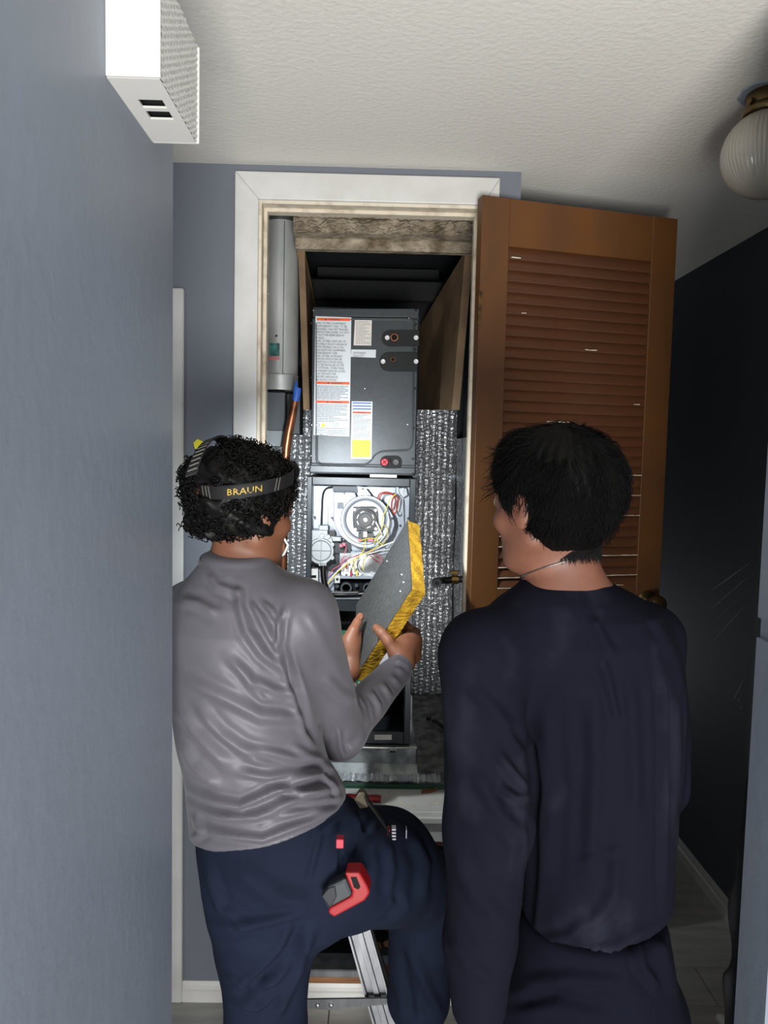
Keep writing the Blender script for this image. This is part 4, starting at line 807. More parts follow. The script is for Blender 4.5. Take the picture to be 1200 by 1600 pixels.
def sdf_mesh(name, prims, lo, hi, cell, m, parent, post=None, smooth_it=1, margin=0.02):
    lo = np.array(lo, float); hi = np.array(hi, float); B = 6; n = (np.ceil((hi - lo) / (cell * B)).astype(int)); N = n * B
    cc = np.stack(np.meshgrid(*[lo[i] + (np.arange(n[i]) + 0.5) * B * cell for i in range(3)], indexing='ij'), -1).reshape(-1, 3)
    dc = sdf_eval(prims, cc); g = np.repeat(np.repeat(np.repeat(dc.reshape(n), B, 0), B, 1), B, 2).astype(np.float32)
    act = np.abs(dc) < B * cell * 1.25 + margin
    bi = np.stack(np.unravel_index(np.nonzero(act)[0], n), -1)
    o = np.stack(np.meshgrid(*[np.arange(B)] * 3, indexing='ij'), -1).reshape(-1, 3)
    idx = (bi[:, None, :] * B + o[None]).reshape(-1, 3)
    vals = np.empty(len(idx), np.float32)
    for s0 in range(0, len(idx), 400000):
        ii = idx[s0:s0 + 400000]; vals[s0:s0 + 400000] = sdf_eval(prims, lo + (ii + 0.5) * cell)
    g[idx[:, 0], idx[:, 1], idx[:, 2]] = vals
    g[0], g[-1], g[:, 0], g[:, -1], g[:, :, 0], g[:, :, -1] = 1, 1, 1, 1, 1, 1
    s = g < 0; c8 = [(i, j, k) for i in (0, 1) for j in (0, 1) for k in (0, 1)]; M1 = N - 1
    sh = lambda a, c_: a[c_[0]:c_[0] + M1[0], c_[1]:c_[1] + M1[1], c_[2]:c_[2] + M1[2]]
    cnt = sum(sh(s, c_).astype(np.int8) for c_ in c8); mixed = (cnt > 0) & (cnt < 8); ids = -np.ones(M1, np.int64); w_ = np.stack(np.nonzero(mixed), -1)
    ids[mixed] = np.arange(len(w_)); acc = np.zeros((len(w_), 3)); num = np.zeros(len(w_))
    G = {c_: g[w_[:, 0] + c_[0], w_[:, 1] + c_[1], w_[:, 2] + c_[2]] for c_ in c8}
    for a in c8:
        for ax in range(3):
            if a[ax]: continue
            b_ = list(a); b_[ax] = 1; b_ = tuple(b_); va, vb = G[a], G[b_]; cr = (va < 0) != (vb < 0); t = np.where(cr, va / (va - vb + 1e-12), 0)
            pos = np.tile(np.array(a, float), (len(w_), 1)); pos[:, ax] += t; acc += pos * cr[:, None]; num += cr
    V = lo + (w_ + acc / num[:, None] + 0.5) * cell
    Q = []
    for ax in range(3):
        u, v = [(1, 2), (2, 0), (0, 1)][ax]; e = np.zeros(3, int); e[ax] = 1
        s0 = s[:-1, :-1, :-1]; s1 = s[e[0]:e[0] + M1[0], e[1]:e[1] + M1[1], e[2]:e[2] + M1[2]]
        k = np.stack(np.nonzero(s0 != s1), -1); k = k[(k[:, u] > 0) & (k[:, v] > 0)]; fl = s0[k[:, 0], k[:, 1], k[:, 2]]
        du = np.zeros(3, int); du[u] = 1; dv = np.zeros(3, int); dv[v] = 1
        q = [ids[tuple((k - x).T)] for x in (0 * du, du, du + dv, dv)]; q = np.stack(q, -1); q[~fl] = q[~fl][:, ::-1]; Q.append(q)
    Q = np.concatenate(Q); Q = Q[(Q >= 0).all(1)][:, ::-1]
    # laplacian smoothing
    for _ in range(smooth_it):
        a = np.zeros_like(V); c_ = np.zeros(len(V))
        for i in range(4):
            np.add.at(a, Q[:, i], V[Q[:, (i + 1) % 4]] + V[Q[:, (i + 3) % 4]]); np.add.at(c_, Q[:, i], 2)
        V = V * 0.5 + 0.5 * a / np.maximum(c_, 1)[:, None]
    if ((V - V.mean(0)) * vnormals(V, Q)).sum() < 0: Q = Q[:, ::-1].copy()
    if post is not None: V = post(V, vnormals(V, Q))
    return np_mesh(name, V, Q, m, parent)
def vnormals(V, Q):
    n = np.cross(V[Q[:, 2]] - V[Q[:, 0]], V[Q[:, 3]] - V[Q[:, 1]]); vn = np.zeros_like(V)
    for i in range(4): np.add.at(vn, Q[:, i], n)
    return vn / (np.linalg.norm(vn, axis=1)[:, None] + 1e-12)
def np_mesh(name, V, Q, m, parent, smooth=True):
    me = bpy.data.meshes.new(name); me.vertices.add(len(V)); me.vertices.foreach_set('co', V.astype(np.float32).ravel())
    k = Q.shape[1]; me.loops.add(Q.size); me.loops.foreach_set('vertex_index', Q.astype(np.int32).ravel()); me.polygons.add(len(Q))
    me.polygons.foreach_set('loop_start', np.arange(0, Q.size, k, dtype=np.int32)); me.update(calc_edges=True); me.validate()
    return mobj(name, me, m, parent, smooth)
def tubes(name, Pth, rad, m, parent, n=3):
    """Pth (N, m, 3) paths, rad (m,) or (N, m) radii"""
    N_, mm, _ = Pth.shape; T_ = np.gradient(Pth, axis=1); T_ /= np.linalg.norm(T_, axis=2)[..., None] + 1e-9
    ref = np.array([0.31, 0.52, 0.79]); a = np.cross(T_, ref); a /= np.linalg.norm(a, axis=2)[..., None] + 1e-9; b_ = np.cross(T_, a)
    rad = np.broadcast_to(rad, (N_, mm))[..., None]
    V = np.stack([Pth + a * rad * cos(2 * pi * k / n) + b_ * rad * sin(2 * pi * k / n) for k in range(n)], 2)
    base = (np.arange(N_)[:, None, None] * mm + np.arange(mm - 1)[None, :, None]) * n; kk = np.arange(n)[None, None]
    q = np.stack([base + kk, base + (kk + 1) % n, base + n + (kk + 1) % n, base + n + kk], -1).reshape(-1, 4)
    return np_mesh(name, V.reshape(-1, 3), q, m, parent)
def folds(strokes, front=True, noise=0.0, nf=(9, 14, 9)):
    def post(V, Nn):
        x, y = projn(V); view = V - np.array([0, 0, H]); view /= np.linalg.norm(view, axis=1)[:, None]; face = np.clip(-(view * Nn).sum(1) * 1.6, 0, 1)
        d = np.zeros(len(V))
        gain = 1.4
        for pts, wd, amp in strokes:
            pts = np.array(pts, float); lo_, hi_ = pts.min(0) - 4 * wd, pts.max(0) + 4 * wd; ii = np.nonzero((x > lo_[0]) & (x < hi_[0]) & (y > lo_[1]) & (y < hi_[1]) & (face > 0.02))[0]
            if not len(ii): continue
            P2 = np.stack([x[ii], y[ii]], 1); best = np.full(len(ii), 1e9); tt = np.zeros(len(ii)); cum = np.r_[0, np.cumsum(np.linalg.norm(np.diff(pts, axis=0), axis=1))]
            for a in range(len(pts) - 1):
                ab = pts[a + 1] - pts[a]; t = np.clip(((P2 - pts[a]) @ ab) / (ab @ ab), 0, 1); q = P2 - pts[a] - t[:, None] * ab; dd = np.linalg.norm(q, axis=1)
                up = dd < best; best[up] = dd[up]; tt[up] = (cum[a] + t[up] * np.linalg.norm(ab)) / cum[-1]
            taper = np.clip(np.minimum(tt, 1 - tt) * 5 + 0.12, 0, 1)
            d[ii] += gain * amp * taper * (np.exp(-(best / wd) ** 2) - 0.45 * np.exp(-((best - 1.9 * wd) / (0.9 * wd)) ** 2)) * face[ii]
        if noise:
            X = V * np.array(nf)
            d += noise * (np.sin(X[:, 0] * 2.1 + 3 * np.sin(X[:, 2])) * np.sin(X[:, 2] * 2.7 + 2 * np.sin(X[:, 1] * 1.3 + X[:, 0])) + 0.6 * np.sin(X[:, 0] * 5.2 + X[:, 2] * 3.1) * np.sin(X[:, 1] * 4.1 - X[:, 2] * 2.2))
        return V + Nn * d[:, None]
    return post
def rowsP(rows, Y, b_):
    """photo rows (y, left x, right x [, depth half]) -> stack rows"""
    out = []
    for r in rows:
        a, c_ = P(r[1], r[0], Y), P(r[2], r[0], Y); out.append(((a.z + c_.z) / 2, (a.x + c_.x) / 2, Y + (r[4] if len(r) > 4 else 0), (c_.x - a.x) / 2, r[3] if len(r) > 3 else b_))
    return out
def headframe(c, yaw, pitch, sc=1.0, tilt=0.0):
    """yaw: degrees turned from +Y towards +X; returns local -> world and the rotation"""
    R = (Matrix.Rotation(radians(-yaw), 3, 'Z') @ Matrix.Rotation(radians(pitch), 3, 'X') @ Matrix.Rotation(radians(tilt), 3, 'Y')); c = Vector(c)
    Rn = np.array([list(r) for r in R]); return (lambda x, y, z: c + R @ Vector((x * sc, y * sc, z * sc))), Rn
def head_prims(L, R, sc=1.0):
    e = lambda c_, r: el(L(*c_), [q * sc for q in r], R)
    pr_ = [('u', e((0, -0.012, 0.03), (0.076, 0.096, 0.088)), 0), ('u', e((0, 0.03, -0.03), (0.060, 0.060, 0.072)), 0.03), ('u', e((0, 0.052, -0.074), (0.032, 0.034, 0.030)), 0.03),
           ('u', rc(L(-0.047, 0.0, -0.048), L(-0.016, 0.068, -0.090), 0.015 * sc, 0.014 * sc), 0.022), ('u', rc(L(0.047, 0.0, -0.048), L(0.016, 0.068, -0.090), 0.015 * sc, 0.014 * sc), 0.022),
           ('u', rc(L(-0.036, 0.076, 0.026), L(0.036, 0.076, 0.026), 0.012 * sc, 0.012 * sc), 0.03),
           ('u', rc(L(0, 0.090, 0.012), L(0, 0.112, -0.022), 0.008 * sc, 0.0115 * sc), 0.014), ('u', e((-0.012, 0.100, -0.026), (0.009, 0.010, 0.008)), 0.008), ('u', e((0.012, 0.100, -0.026), (0.009, 0.010, 0.008)), 0.008)]
    for s in (-1, 1):
        pr_ += [('s', e((s * 0.032, 0.092, 0.010), (0.017, 0.012, 0.011)), 0.012), ('u', e((s * 0.032, 0.079, 0.008), (0.0145, 0.012, 0.0125)), 0.002), ('u', e((s * 0.044, 0.062, -0.022), (0.018, 0.018, 0.016)), 0.02)]
        pr_ += [('u', e((s * 0.078, -0.006, -0.004), (0.008, 0.019, 0.030)), 0.008), ('u', e((s * 0.082, -0.008, 0.004), (0.006, 0.016, 0.022)), 0.005), ('s', e((s * 0.088, -0.002, 0.002), (0.005, 0.009, 0.014)), 0.004)]
    pr_ += [('u', rc(L(-0.018, 0.088, -0.053), L(0.018, 0.088, -0.053), 0.006 * sc, 0.006 * sc), 0.008), ('u', rc(L(-0.014, 0.086, -0.064), L(0.014, 0.086, -0.064), 0.0068 * sc, 0.0068 * sc), 0.008), ('s', rc(L(-0.022, 0.098, -0.0585), L(0.022, 0.098, -0.0585), 0.0028 * sc, 0.0028 * sc), 0.003)]
    return pr_
def finger(pts, r0, r1, k=0.006):
    out = []; m = len(pts) - 1
    for i in range(m): out.append(('u', rc(pts[i], pts[i + 1], r0 + (r1 - r0) * i / m, r0 + (r1 - r0) * (i + 1) / m), k if i == 0 else 0.003))
    return out
def eyes(L, parent, sc=1.0):
    for s in (-1, 1):
        c_ = L(s * 0.032, 0.0815, 0.009); f = (L(0, 1, 0) - L(0, 0, 0)).normalized(); r = 0.0118 * sc
        ey = MB().lathe([(max(r * sin(t * pi / 14), 0.0002), -r * cos(t * pi / 14)) for t in range(15)], c_, f, 20).build('eye', M['eye'], parent, smooth=True)
        MB().lathe([(0.0002, r * 1.02), (r * 0.45, r * 0.93), (r * 0.5, r * 0.86)], c_, f, 16).build('iris', M['hair'], ey, smooth=True)
        MB().tube([L(s * 0.016, 0.090, 0.030), L(s * 0.032, 0.089, 0.035), L(s * 0.050, 0.078, 0.030)], [0.002, 0.0032, 0.0015], 6).build('eyebrow', M['hair'], parent, smooth=True)

# ---------------------------------------------------------------- insulation board held in the hands
bA, bB, bC = P(637, 813, 2.10), P(644, 920, 1.85), P(554, 1060, 1.99)
u_, v_ = bA - bB, bC - bB
v_ = v_ - u_ * (v_.dot(u_) / u_.dot(u_)) * 0.35
nB = v_.cross(u_).normalized()
if nB.y < 0: nB = -nB
bD = bA + (bC - bB)
tb = 0.036
ib = empty('insulation_board', (bA + bC) / 2, 'dark faced board of yellow fibre insulation held up in both hands', 'insulation board')
def grid_slab(o, U, V_, nn, t0, t1, nu, nv, rough, name, m, fz=0.0):
    """closed slab with slightly uneven faces and a frayed rim"""
    vs = []; fs = []; r = random.Random(5)
    for s_, t in ((0, t0), (1, t1)):
        for i in range(nu + 1):
            for j in range(nv + 1):
                p = o + U * (i / nu) + V_ * (j / nv) + nn * (t + r.uniform(-rough, rough)); edge = i in (0, nu) or j in (0, nv)
                if edge and fz: p += U.normalized() * r.uniform(-fz, fz) + V_.normalized() * r.uniform(-fz, fz)
                vs.append(p)
    q = (nu + 1) * (nv + 1); id_ = lambda i, j: i * (nv + 1) + j
    for i in range(nu):
        for j in range(nv): fs.append((id_(i, j), id_(i + 1, j), id_(i + 1, j + 1), id_(i, j + 1))); fs.append((q + id_(i, j), q + id_(i, j + 1), q + id_(i + 1, j + 1), q + id_(i + 1, j)))
    for i in range(nu):
        for j in (0, nv): fs.append((id_(i, j), id_(i + 1, j), q + id_(i + 1, j), q + id_(i, j)))
    for j in range(nv):
        for i in (0, nu): fs.append((id_(i, j), id_(i, j + 1), q + id_(i, j + 1), q + id_(i, j)))
    return MB().add(vs, fs).build(name, m, ib, smooth=False)
Ub, Vb = bA - bB, bC - bB
# rim strips give the cut edge a fibrous relief
def core(name, m):
    vs, fs = [], []; nt = 5; nL = 60; r = random.Random(3)
    loop = [(bB, bA), (bA, bD), (bD, bC), (bC, bB)]; cen = (bA + bC) / 2; ring = []
    for a, b_ in loop:
        for k in range(nL): ring.append(a.lerp(b_, k / nL))
    nR = len(ring)
    for t in range(nt + 1):
        for k, p in enumerate(ring):
            out = (p - cen).normalized(); ck = k % nL; am = 0.0007 if 0 < ck < nL else 0.0
            vs.append(p + nB * (0.0008 + (tb - 0.0008) * t / nt) + out * (r.uniform(-am, am) + 0.0007 * sin(k * 0.35 + t * 1.3)))
    for t in range(nt):
        for k in range(nR): fs.append((t * nR + k, t * nR + (k + 1) % nR, (t + 1) * nR + (k + 1) % nR, (t + 1) * nR + k))
    fs.append(tuple(range(nR))); fs.append(tuple(range(nt * nR, (nt + 1) * nR)))
    return MB().add(vs, fs).build(name, m, ib)
core('fibre_core', M['fibre'])
grid_slab(bB, Ub, Vb, nB, -0.0012, 0.0006, 14, 14, 0.0002, 'dark_facing', M['facing'], 0.0008)
fz_ = []
for k in range(150):
    a = bB.lerp(bC, RN.random()) if RN.random() < .75 else bB.lerp(bA, RN.random()); a = a + nB * RN.uniform(0.6, 1.0) * tb; d = (nB * 1.0 + Vector((RN.uniform(-.6, .6), RN.uniform(-.6, .6), RN.uniform(-1, .2)))).normalized() * RN.uniform(0.004, 0.011)
    fz_.append([list(a), list(a + d * .6 + Vector((0, 0, -.001))), list(a + d)])
tubes('frayed_fibres', np.array(fz_), np.array([0.0004, 0.0003, 0.0001]), M['fibre'], ib)['kind'] = 'stuff'
for (x, y) in [(629, 899), (632, 911), (606, 878), (627, 925)]:
    c_ = Vector((0, 0, 0)); d = RM @ Vector(((x - 600) / F, (800 - y) / F, -1.0)); t = (bB - Vector((0, 0, H))).dot(nB) / d.dot(nB); c_ = Vector((0, 0, H)) + d * t - nB * 0.0012
    MB().tube([c_, c_ + Ub.normalized() * .003 - nB * .002, c_ + Vb.normalized() * .004 + Ub.normalized() * .005 - nB * .001], [0.0012, 0.0016, 0.0006], 5).build('fibre_tuft', M['labelcream'], ib)
# ---------------------------------------------------------------- man in the grey shirt
YG = 1.50
ga = empty('person', (-0.2, 1.52, 0.0), 'curly-haired man in grey long-sleeved shirt, one knee raised, holding the insulation board', 'person')
Lh, Rh = headframe(P(381, 799, YG), 42, -6, 1.0)
shR, shL = P(470, 962, 1.44), P(296, 962, 1.60)
elR, elL = P(531, 1145, 1.66), P(400, 1150, 1.80)
wrR, wrL = P(630, 1037, 1.875), P(546, 1050, 1.985)
hipL, hipR = P(405, 1330, 1.52), P(505, 1335, 1.53)
knL, knR = P(415, 1610, 1.50), P(662, 1392, 1.86)
anL, anR = Vector((knL.x + 0.0, 1.56, 0.09)), Vector((P(655, 1600, 1.95).x, 1.97, 0.09))
nk0, nk1 = P(372, 905, YG + 0.005), P(377, 825, YG + 0.01)
tz = rowsP([(915, 315, 440, .075), (950, 285, 470, .10), (1010, 285, 470, .10), (1100, 300, 465, .10), (1200, 318, 480, .08), (1290, 335, 500, .075, .01), (1370, 340, 530, .085, .025), (1420, 360, 520, .07, .025)], YG, .11)
body = [('u', stack(tz, .04), 0), ('u', rc(nk0, nk1, .056, .052), .05), ('u', rc(nk0, shR, .045, .05), .05), ('u', rc(nk0, shL, .045, .05), .05),
        ('u', rc(shR, elR, .050, .038), .03), ('u', rc(elR, wrR, .038, .026), .02), ('u', rc(shL, elL, .050, .038), .03), ('u', rc(elL, wrL, .038, .026), .02),
        ('u', rc(hipL, knL, .076, .056), .02), ('u', rc(knL, anL, .055, .040), .02), ('u', rc(hipR, knR, .080, .060), .04), ('u', rc(knR, anR, .055, .040), .02),
        ('u', rc(anL, anL + Vector((0.02, 0.14, -.04)), .04, .03), .02), ('u', rc(anR, anR + Vector((0.04, 0.14, -.04)), .04, .03), .02)]
hp = head_prims(Lh, Rh)
body += [(o_, f_, (k_ if i else .03)) for i, (o_, f_, k_) in enumerate(hp)]
# hand at the lower edge of the board: thumb in front, fingers behind
body += [('u', rc(wrR, P(634, 1014, 1.915), .027, .030), .015), ('u', rc(P(622, 1020, 1.89), P(640, 1000, 1.93), .024, .022), .02), ('u', rc(P(646, 1025, 1.92), P(649, 1000, 1.95), .020, .018), .02)]
body += finger([P(618, 1018, 1.885), P(606, 1001, 1.88), P(596, 989, 1.888), P(588, 981, 1.905)], .0165, .0110, .012)
body += finger([P(641, 1000, 1.94), P(641, 983, 1.965), P(634, 975, 1.99), P(620, 974, 2.01)], .0125, .0085)
body += finger([P(648, 1003, 1.95), P(650, 987, 1.985), P(640, 982, 2.02), P(625, 984, 2.03)], .0125, .0085)
body += finger([P(650, 1014, 1.95), P(654, 1000, 1.99), P(643, 994, 2.025), P(630, 997, 2.035)], .012, .008)
body += finger([P(648, 1026, 1.94), P(651, 1013, 1.98), P(643, 1008, 2.01), P(633, 1010, 2.02)], .011, .0075)
# hand at the far edge: palm towards the camera, thumb up
body += [('u', rc(wrL, P(548, 1008, 2.03), .027, .028), .015), ('u', rc(P(545, 1010, 2.01), P(553, 990, 2.04), .022, .020), .02)]
body += finger([P(545, 1000, 2.01), P(552, 985, 2.02), P(558, 973, 2.04), P(563, 963, 2.055)], .0165, .0105, .012)
for i, (x, y) in enumerate([(560, 990), (563, 1003), (563, 1016), (561, 1029)]):
    body += finger([P(551, y + 2, 2.05), P(x + 4, y, 2.10), P(x + 14, y + 2, 2.14), P(x + 22, y + 6, 2.15)], .0115, .008)
lo = (min(shL.x, tz[0][1]) - .20, 1.28, -0.01); hi = (0.24, 2.20, 1.76)
bo = sdf_mesh('body', body, lo, hi, 0.0036, M['skin'], ga); eyes(Lh, ga)
# nails on the visible thumbs
for (a, b_, r) in [(P(589, 980, 1.893), P(593, 985, 1.884), .0062), (P(565, 962, 2.044), P(562, 967, 2.037), .006)]:
    MB().tube([a, (a + b_) / 2, b_], [r * .6, r, r * .8], 10, flat=.5).build('nail', M['skin2'], ga, smooth=True)
# shirt
sr = rowsP([(880, 332, 400, .05), (893, 318, 425, .07), (912, 296, 462, .095), (935, 272, 492, .118), (975, 262, 502, .135), (1050, 264, 500, .138), (1130, 273, 497, .132), (1190, 284, 515, .128), (1230, 291, 538, .130), (1270, 297, 549, .138), (1345, 300, 552, .142)], YG, .13)
shirt = [('u', stack(sr, .012), 0), ('u', rc(P(370, 905, YG), shR, .052, .064), .06), ('u', rc(P(370, 905, YG), shL, .052, .064), .06),
         ('u', rc(shR, elR, .066, .056), .03), ('u', rc(elR, wrR + (wrR - elR) * -0.04, .056, .034), .02), ('u', rc(shL, elL, .066, .054), .03), ('u', rc(elL, elL.lerp(wrL, .88), .054, .034), .02),
         ('i', lambda p: -sdf_eval([('u', half(P(607, 1026, 1.88), tuple((elR - wrR).normalized())), 0)], p), 0.0)]
shirt = shirt[:-1]
cutR = wrR + (elR - wrR).normalized() * 0.004
axR = (wrR - elR).normalized()
def cuffcut(p):
    q = (p - A3(cutR)); along = q @ A3(axR); rad_ = np.sqrt(np.maximum((q * q).sum(1) - along ** 2, 0)); return np.where(rad_ < 0.12, along, -1.0)
hemN = Vector((0.24, 0.02, -1)); hem0 = P(360, 1335, 1.37)
neckcut = half(P(372, 872, YG - .05), (0.05, -0.25, 1))
shirt += [('i', cuffcut, 0.004), ('i', half(hem0, tuple(hemN)), 0.008), ('i', neckcut, 0.006)]
c2 = lambda L_: [(260 + a * .35, 860 + b_ * .35) for a, b_ in L_]
st = [(c2([(325, 150), (330, 250), (360, 360), (430, 460), (530, 540)]), 7, .007), (c2([(370, 220), (420, 300), (455, 370), (505, 470)]), 5, .006), (c2([(420, 220), (470, 270), (505, 330), (500, 440)]), 5, .006),
      (c2([(530, 250), (505, 340), (500, 430)]), 5, .004), (c2([(270, 470), (380, 580), (480, 630), (600, 650)]), 7, .006), (c2([(330, 560), (430, 660), (600, 690)]), 6, .004), (c2([(60, 560), (220, 640), (420, 740), (620, 750)]), 9, .006),
      (c2([(40, 690), (130, 820), (280, 970)]), 9, .006), (c2([(130, 700), (240, 820), (400, 930), (470, 955)]), 8, .006), (c2([(340, 875), (450, 900), (560, 925), (700, 945)]), 6, .005), (c2([(60, 850), (110, 960), (240, 1060)]), 8, .006),
      (c2([(70, 1055), (200, 1115), (330, 1140), (440, 1090), (640, 1000), (760, 960)]), 6, .009), (c2([(90, 1125), (240, 1190), (400, 1190), (560, 1120), (700, 1060), (790, 1050)]), 6, .007), (c2([(110, 1225), (250, 1270), (430, 1290), (640, 1210), (830, 1120)]), 6, .007),
      (c2([(300, 990), (450, 1010), (600, 1000), (740, 1010)]), 6, .006), (c2([(480, 1060), (620, 1080), (780, 1080)]), 5, .006), (c2([(580, 1130), (700, 1110), (800, 1110)]), 5, .006), (c2([(560, 880), (680, 930), (760, 1000)]), 6, .005),
      (c2([(690, 1000), (740, 1040), (770, 1100)]), 4, .006), (c2([(430, 1190), (600, 1170), (720, 1150)]), 6, .004), (c2([(120, 1180), (160, 1260), (110, 1290)]), 5, .005), (c2([(190, 100), (230, 160), (340, 200)]), 6, .004), (c2([(60, 220), (150, 240), (230, 290)]), 7, .004),
      (c2([(520, 420), (560, 560), (640, 800), (700, 880)]), 6, -.010), (c2([(770, 800), (775, 870), (800, 930)]), 4, .007), (c2([(800, 900), (850, 880), (900, 820)]), 6, .004),
      (c2([(850, 640), (880, 700), (900, 800)]), 3.6, .0042), (c2([(910, 620), (950, 690), (960, 760)]), 3.6, .0042), (c2([(960, 590), (1000, 650), (1020, 720)]), 3.6, .0042), (c2([(1000, 560), (1050, 610), (1070, 680)]), 3.6, .0042), (c2([(1020, 520), (1080, 560), (1110, 620)]), 3.6, .0042), (c2([(1020, 490), (1070, 515), (1115, 560)]), 4, .005), (c2([(700, 560), (780, 640), (860, 680)]), 7, .004), (c2([(600, 250), (700, 420), (780, 560)]), 10, .003)]
so = sdf_mesh('shirt', shirt, (sr[0][1] - .32, 1.27, 0.84), (0.20, 2.12, 1.56), 0.0040, M['shirt'], ga, folds(st, noise=.0016))
so['label'] = 'grey long-sleeved knit shirt'
# ribbed collar
cc_ = P(371, 884, YG); col_ = []
for k in range(41):
    a = 2 * pi * k / 40; col_.append((cc_.x + 0.068 * cos(a), cc_.y + .004 + 0.066 * sin(a), cc_.z + 0.004 + 0.012 * sin(a) * 1.0 - 0.004 * cos(a)))
MB().tube([col_[k] for k in range(41)], 0.0085, 8, cap=False, flat=1.5).build('collar', M['shirt'], ga, smooth=True)
# trousers
tr_rows = rowsP([(1215, 318, 530, .112), (1270, 314, 541, .125), (1320, 311, 556, .135), (1380, 318, 560, .145), (1425, 330, 540, .135), (1460, 345, 500, .10)], 1.525, .13)
pants = [('u', stack(tr_rows, .03), 0), ('u', rc(hipL, P(414, 1480, 1.50), .100, .096), .05), ('u', rc(P(414, 1480, 1.50), knL, .096, .078), .02), ('u', rc(knL, anL + Vector((0, 0, .02)), .080, .062), .02),
         ('u', rc(P(510, 1352, 1.545), P(600, 1352, 1.70), .135, .122), .05), ('u', rc(P(600, 1352, 1.70), knR, .122, .096), .03), ('u', rc(knR, P(654, 1560, 1.92), .090, .078), .03), ('u', rc(P(654, 1560, 1.92), anR + Vector((0, 0, .02)), .078, .062), .02),
         ('s', half(Vector((0, 0, 0.10)), (0, 0, 1)), .003)]
pst = [([(330, 1440), (360, 1450), (420, 1440), (480, 1425)], 7, .006), ([(470, 1440), (450, 1490), (400, 1540), (370, 1560)], 8, -.010), ([(490, 1450), (465, 1520), (430, 1590)], 7, .008), ([(352, 1520), (390, 1545), (430, 1530)], 6, .006), ([(356, 1560), (400, 1575), (450, 1540)], 6, .006),
       ([(566, 1262), (575, 1300), (556, 1345)], 6, -.009), ([(585, 1270), (570, 1310), (560, 1340)], 5, .006), ([(535, 1330), (530, 1360)], 4, -.006), ([(606, 1310), (612, 1360), (605, 1400)], 7, .006), ([(640, 1300), (665, 1350), (660, 1410)], 8, .007), ([(600, 1440), (625, 1415), (620, 1395)], 6, -.008), ([(640, 1480), (665, 1540), (690, 1590)], 8, .007), ([(620, 1480), (640, 1560), (645, 1600)], 8, -.007),
       ([(318, 1350), (345, 1420), (400, 1455)], 8, .006), ([(360, 1350), (430, 1400), (500, 1420)], 16, .006), ([(480, 1380), (500, 1300), (540, 1270)], 5, .004)]
po = sdf_mesh('trousers', pants, (tr_rows[0][1] - .26, 1.28, 0.09), (0.32, 2.12, 1.10), 0.0048, M['trouser'], ga, folds(pst, noise=.002)); po['label'] = 'navy work trousers'
# cargo flap, pocket edge, badges and reflective thread on the trousers
MB().prism([P(345, 1485, 1.47), P(352, 1480, 1.44), P(353, 1505, 1.44), P(346, 1508, 1.47), P(340, 1500, 1.49)], (0.004, 0.008, 0)).build('cargo_flap', M['trouser'], ga, bevel=.002)
MB().tube([P(568, 1238, 1.50), P(574, 1250, 1.485), P(590, 1272, 1.495), P(605, 1295, 1.515), P(609, 1307, 1.525)], [.004, .005, .005, .004, .003], 8, flat=.5).build('black_pocket_trim', M['blackplastic'], ga, smooth=True)
MB().prism([P(553, 1250, 1.49), P(560, 1238, 1.49), P(568, 1238, 1.49), P(575, 1252, 1.49), P(576, 1262, 1.47), P(562, 1264, 1.46)], (0.002, .02, 0)).build('pocket_lining', M['khaki'], ga, bevel=.003)
def badge(x, y, Y, w_, h_, m, name): return MB().box(P(x - w_, y + h_, Y), P(x + w_, y - h_, Y) + Vector((0, .02, 0)), ch=.001).build(name, m, ga)
badge(531, 1319, 1.398, 6, 7, M['pinkred'], 'pink_badge'); badge(607, 1305, 1.555, 2, 8, M['pinkred'], 'pink_badge')
for k in range(4): badge(615.5, 1297 + 5 * k, 1.558, 3.5, .9, M['reflect'], 'reflective_thread')
badge(635, 1304, 1.59, .9, 7, M['reflect'], 'reflective_thread')
for a, nm in ((anL, 1), (anR, 1)):
    bt_ = [('u', rc(a + Vector((0, -.03, -.045)), a + Vector((0.01, 0.12, -.055)), .046, .042), 0), ('u', rc(a, a + Vector((0, 0, .06)), .055, .058), .03), ('i', half(Vector((0, 0, 0.002)), (0, 0, -1)), .002)]
    sdf_mesh('work_boot', bt_, tuple(A3(a) - [.12, .14, .10]), tuple(A3(a) + [.14, .22, .14]), .006, M['blackrubber'], ga)
# hair
def noise3(p, f, ph=0.0): return np.sin(p[:, 0] * f + ph + 1.7 * np.sin(p[:, 1] * f * .7 + ph)) * np.sin(p[:, 1] * f * 1.1 + 1.3 * np.sin(p[:, 2] * f * .8)) + np.sin(p[:, 2] * f * .9 + p[:, 0] * f * .5 + ph)
hc = P(371, 762, YG - .003)
hm = [('u', el(hc, (.102, .108, .088)), 0), ('u', rc(P(302, 742, YG), P(312, 742, YG), .022, .03), .02), ('u', rc(P(306, 815, 1.49), P(312, 815, 1.49), .024, .03), .02), ('u', rc(P(345, 815, 1.45), P(400, 812, 1.46), .036, .036), .03), ('u', el(P(430, 755, 1.55), (.035, .04, .045)), .03)]
hm2 = hm + [('s', el(Lh(0, .088, -.050), (.062, .070, .084), Rh), .010), ('i', half(P(360, 846, 1.42), (0.10, .10, -1)), .012)]
bz = P(375, 768, 1.40); bR = .0965
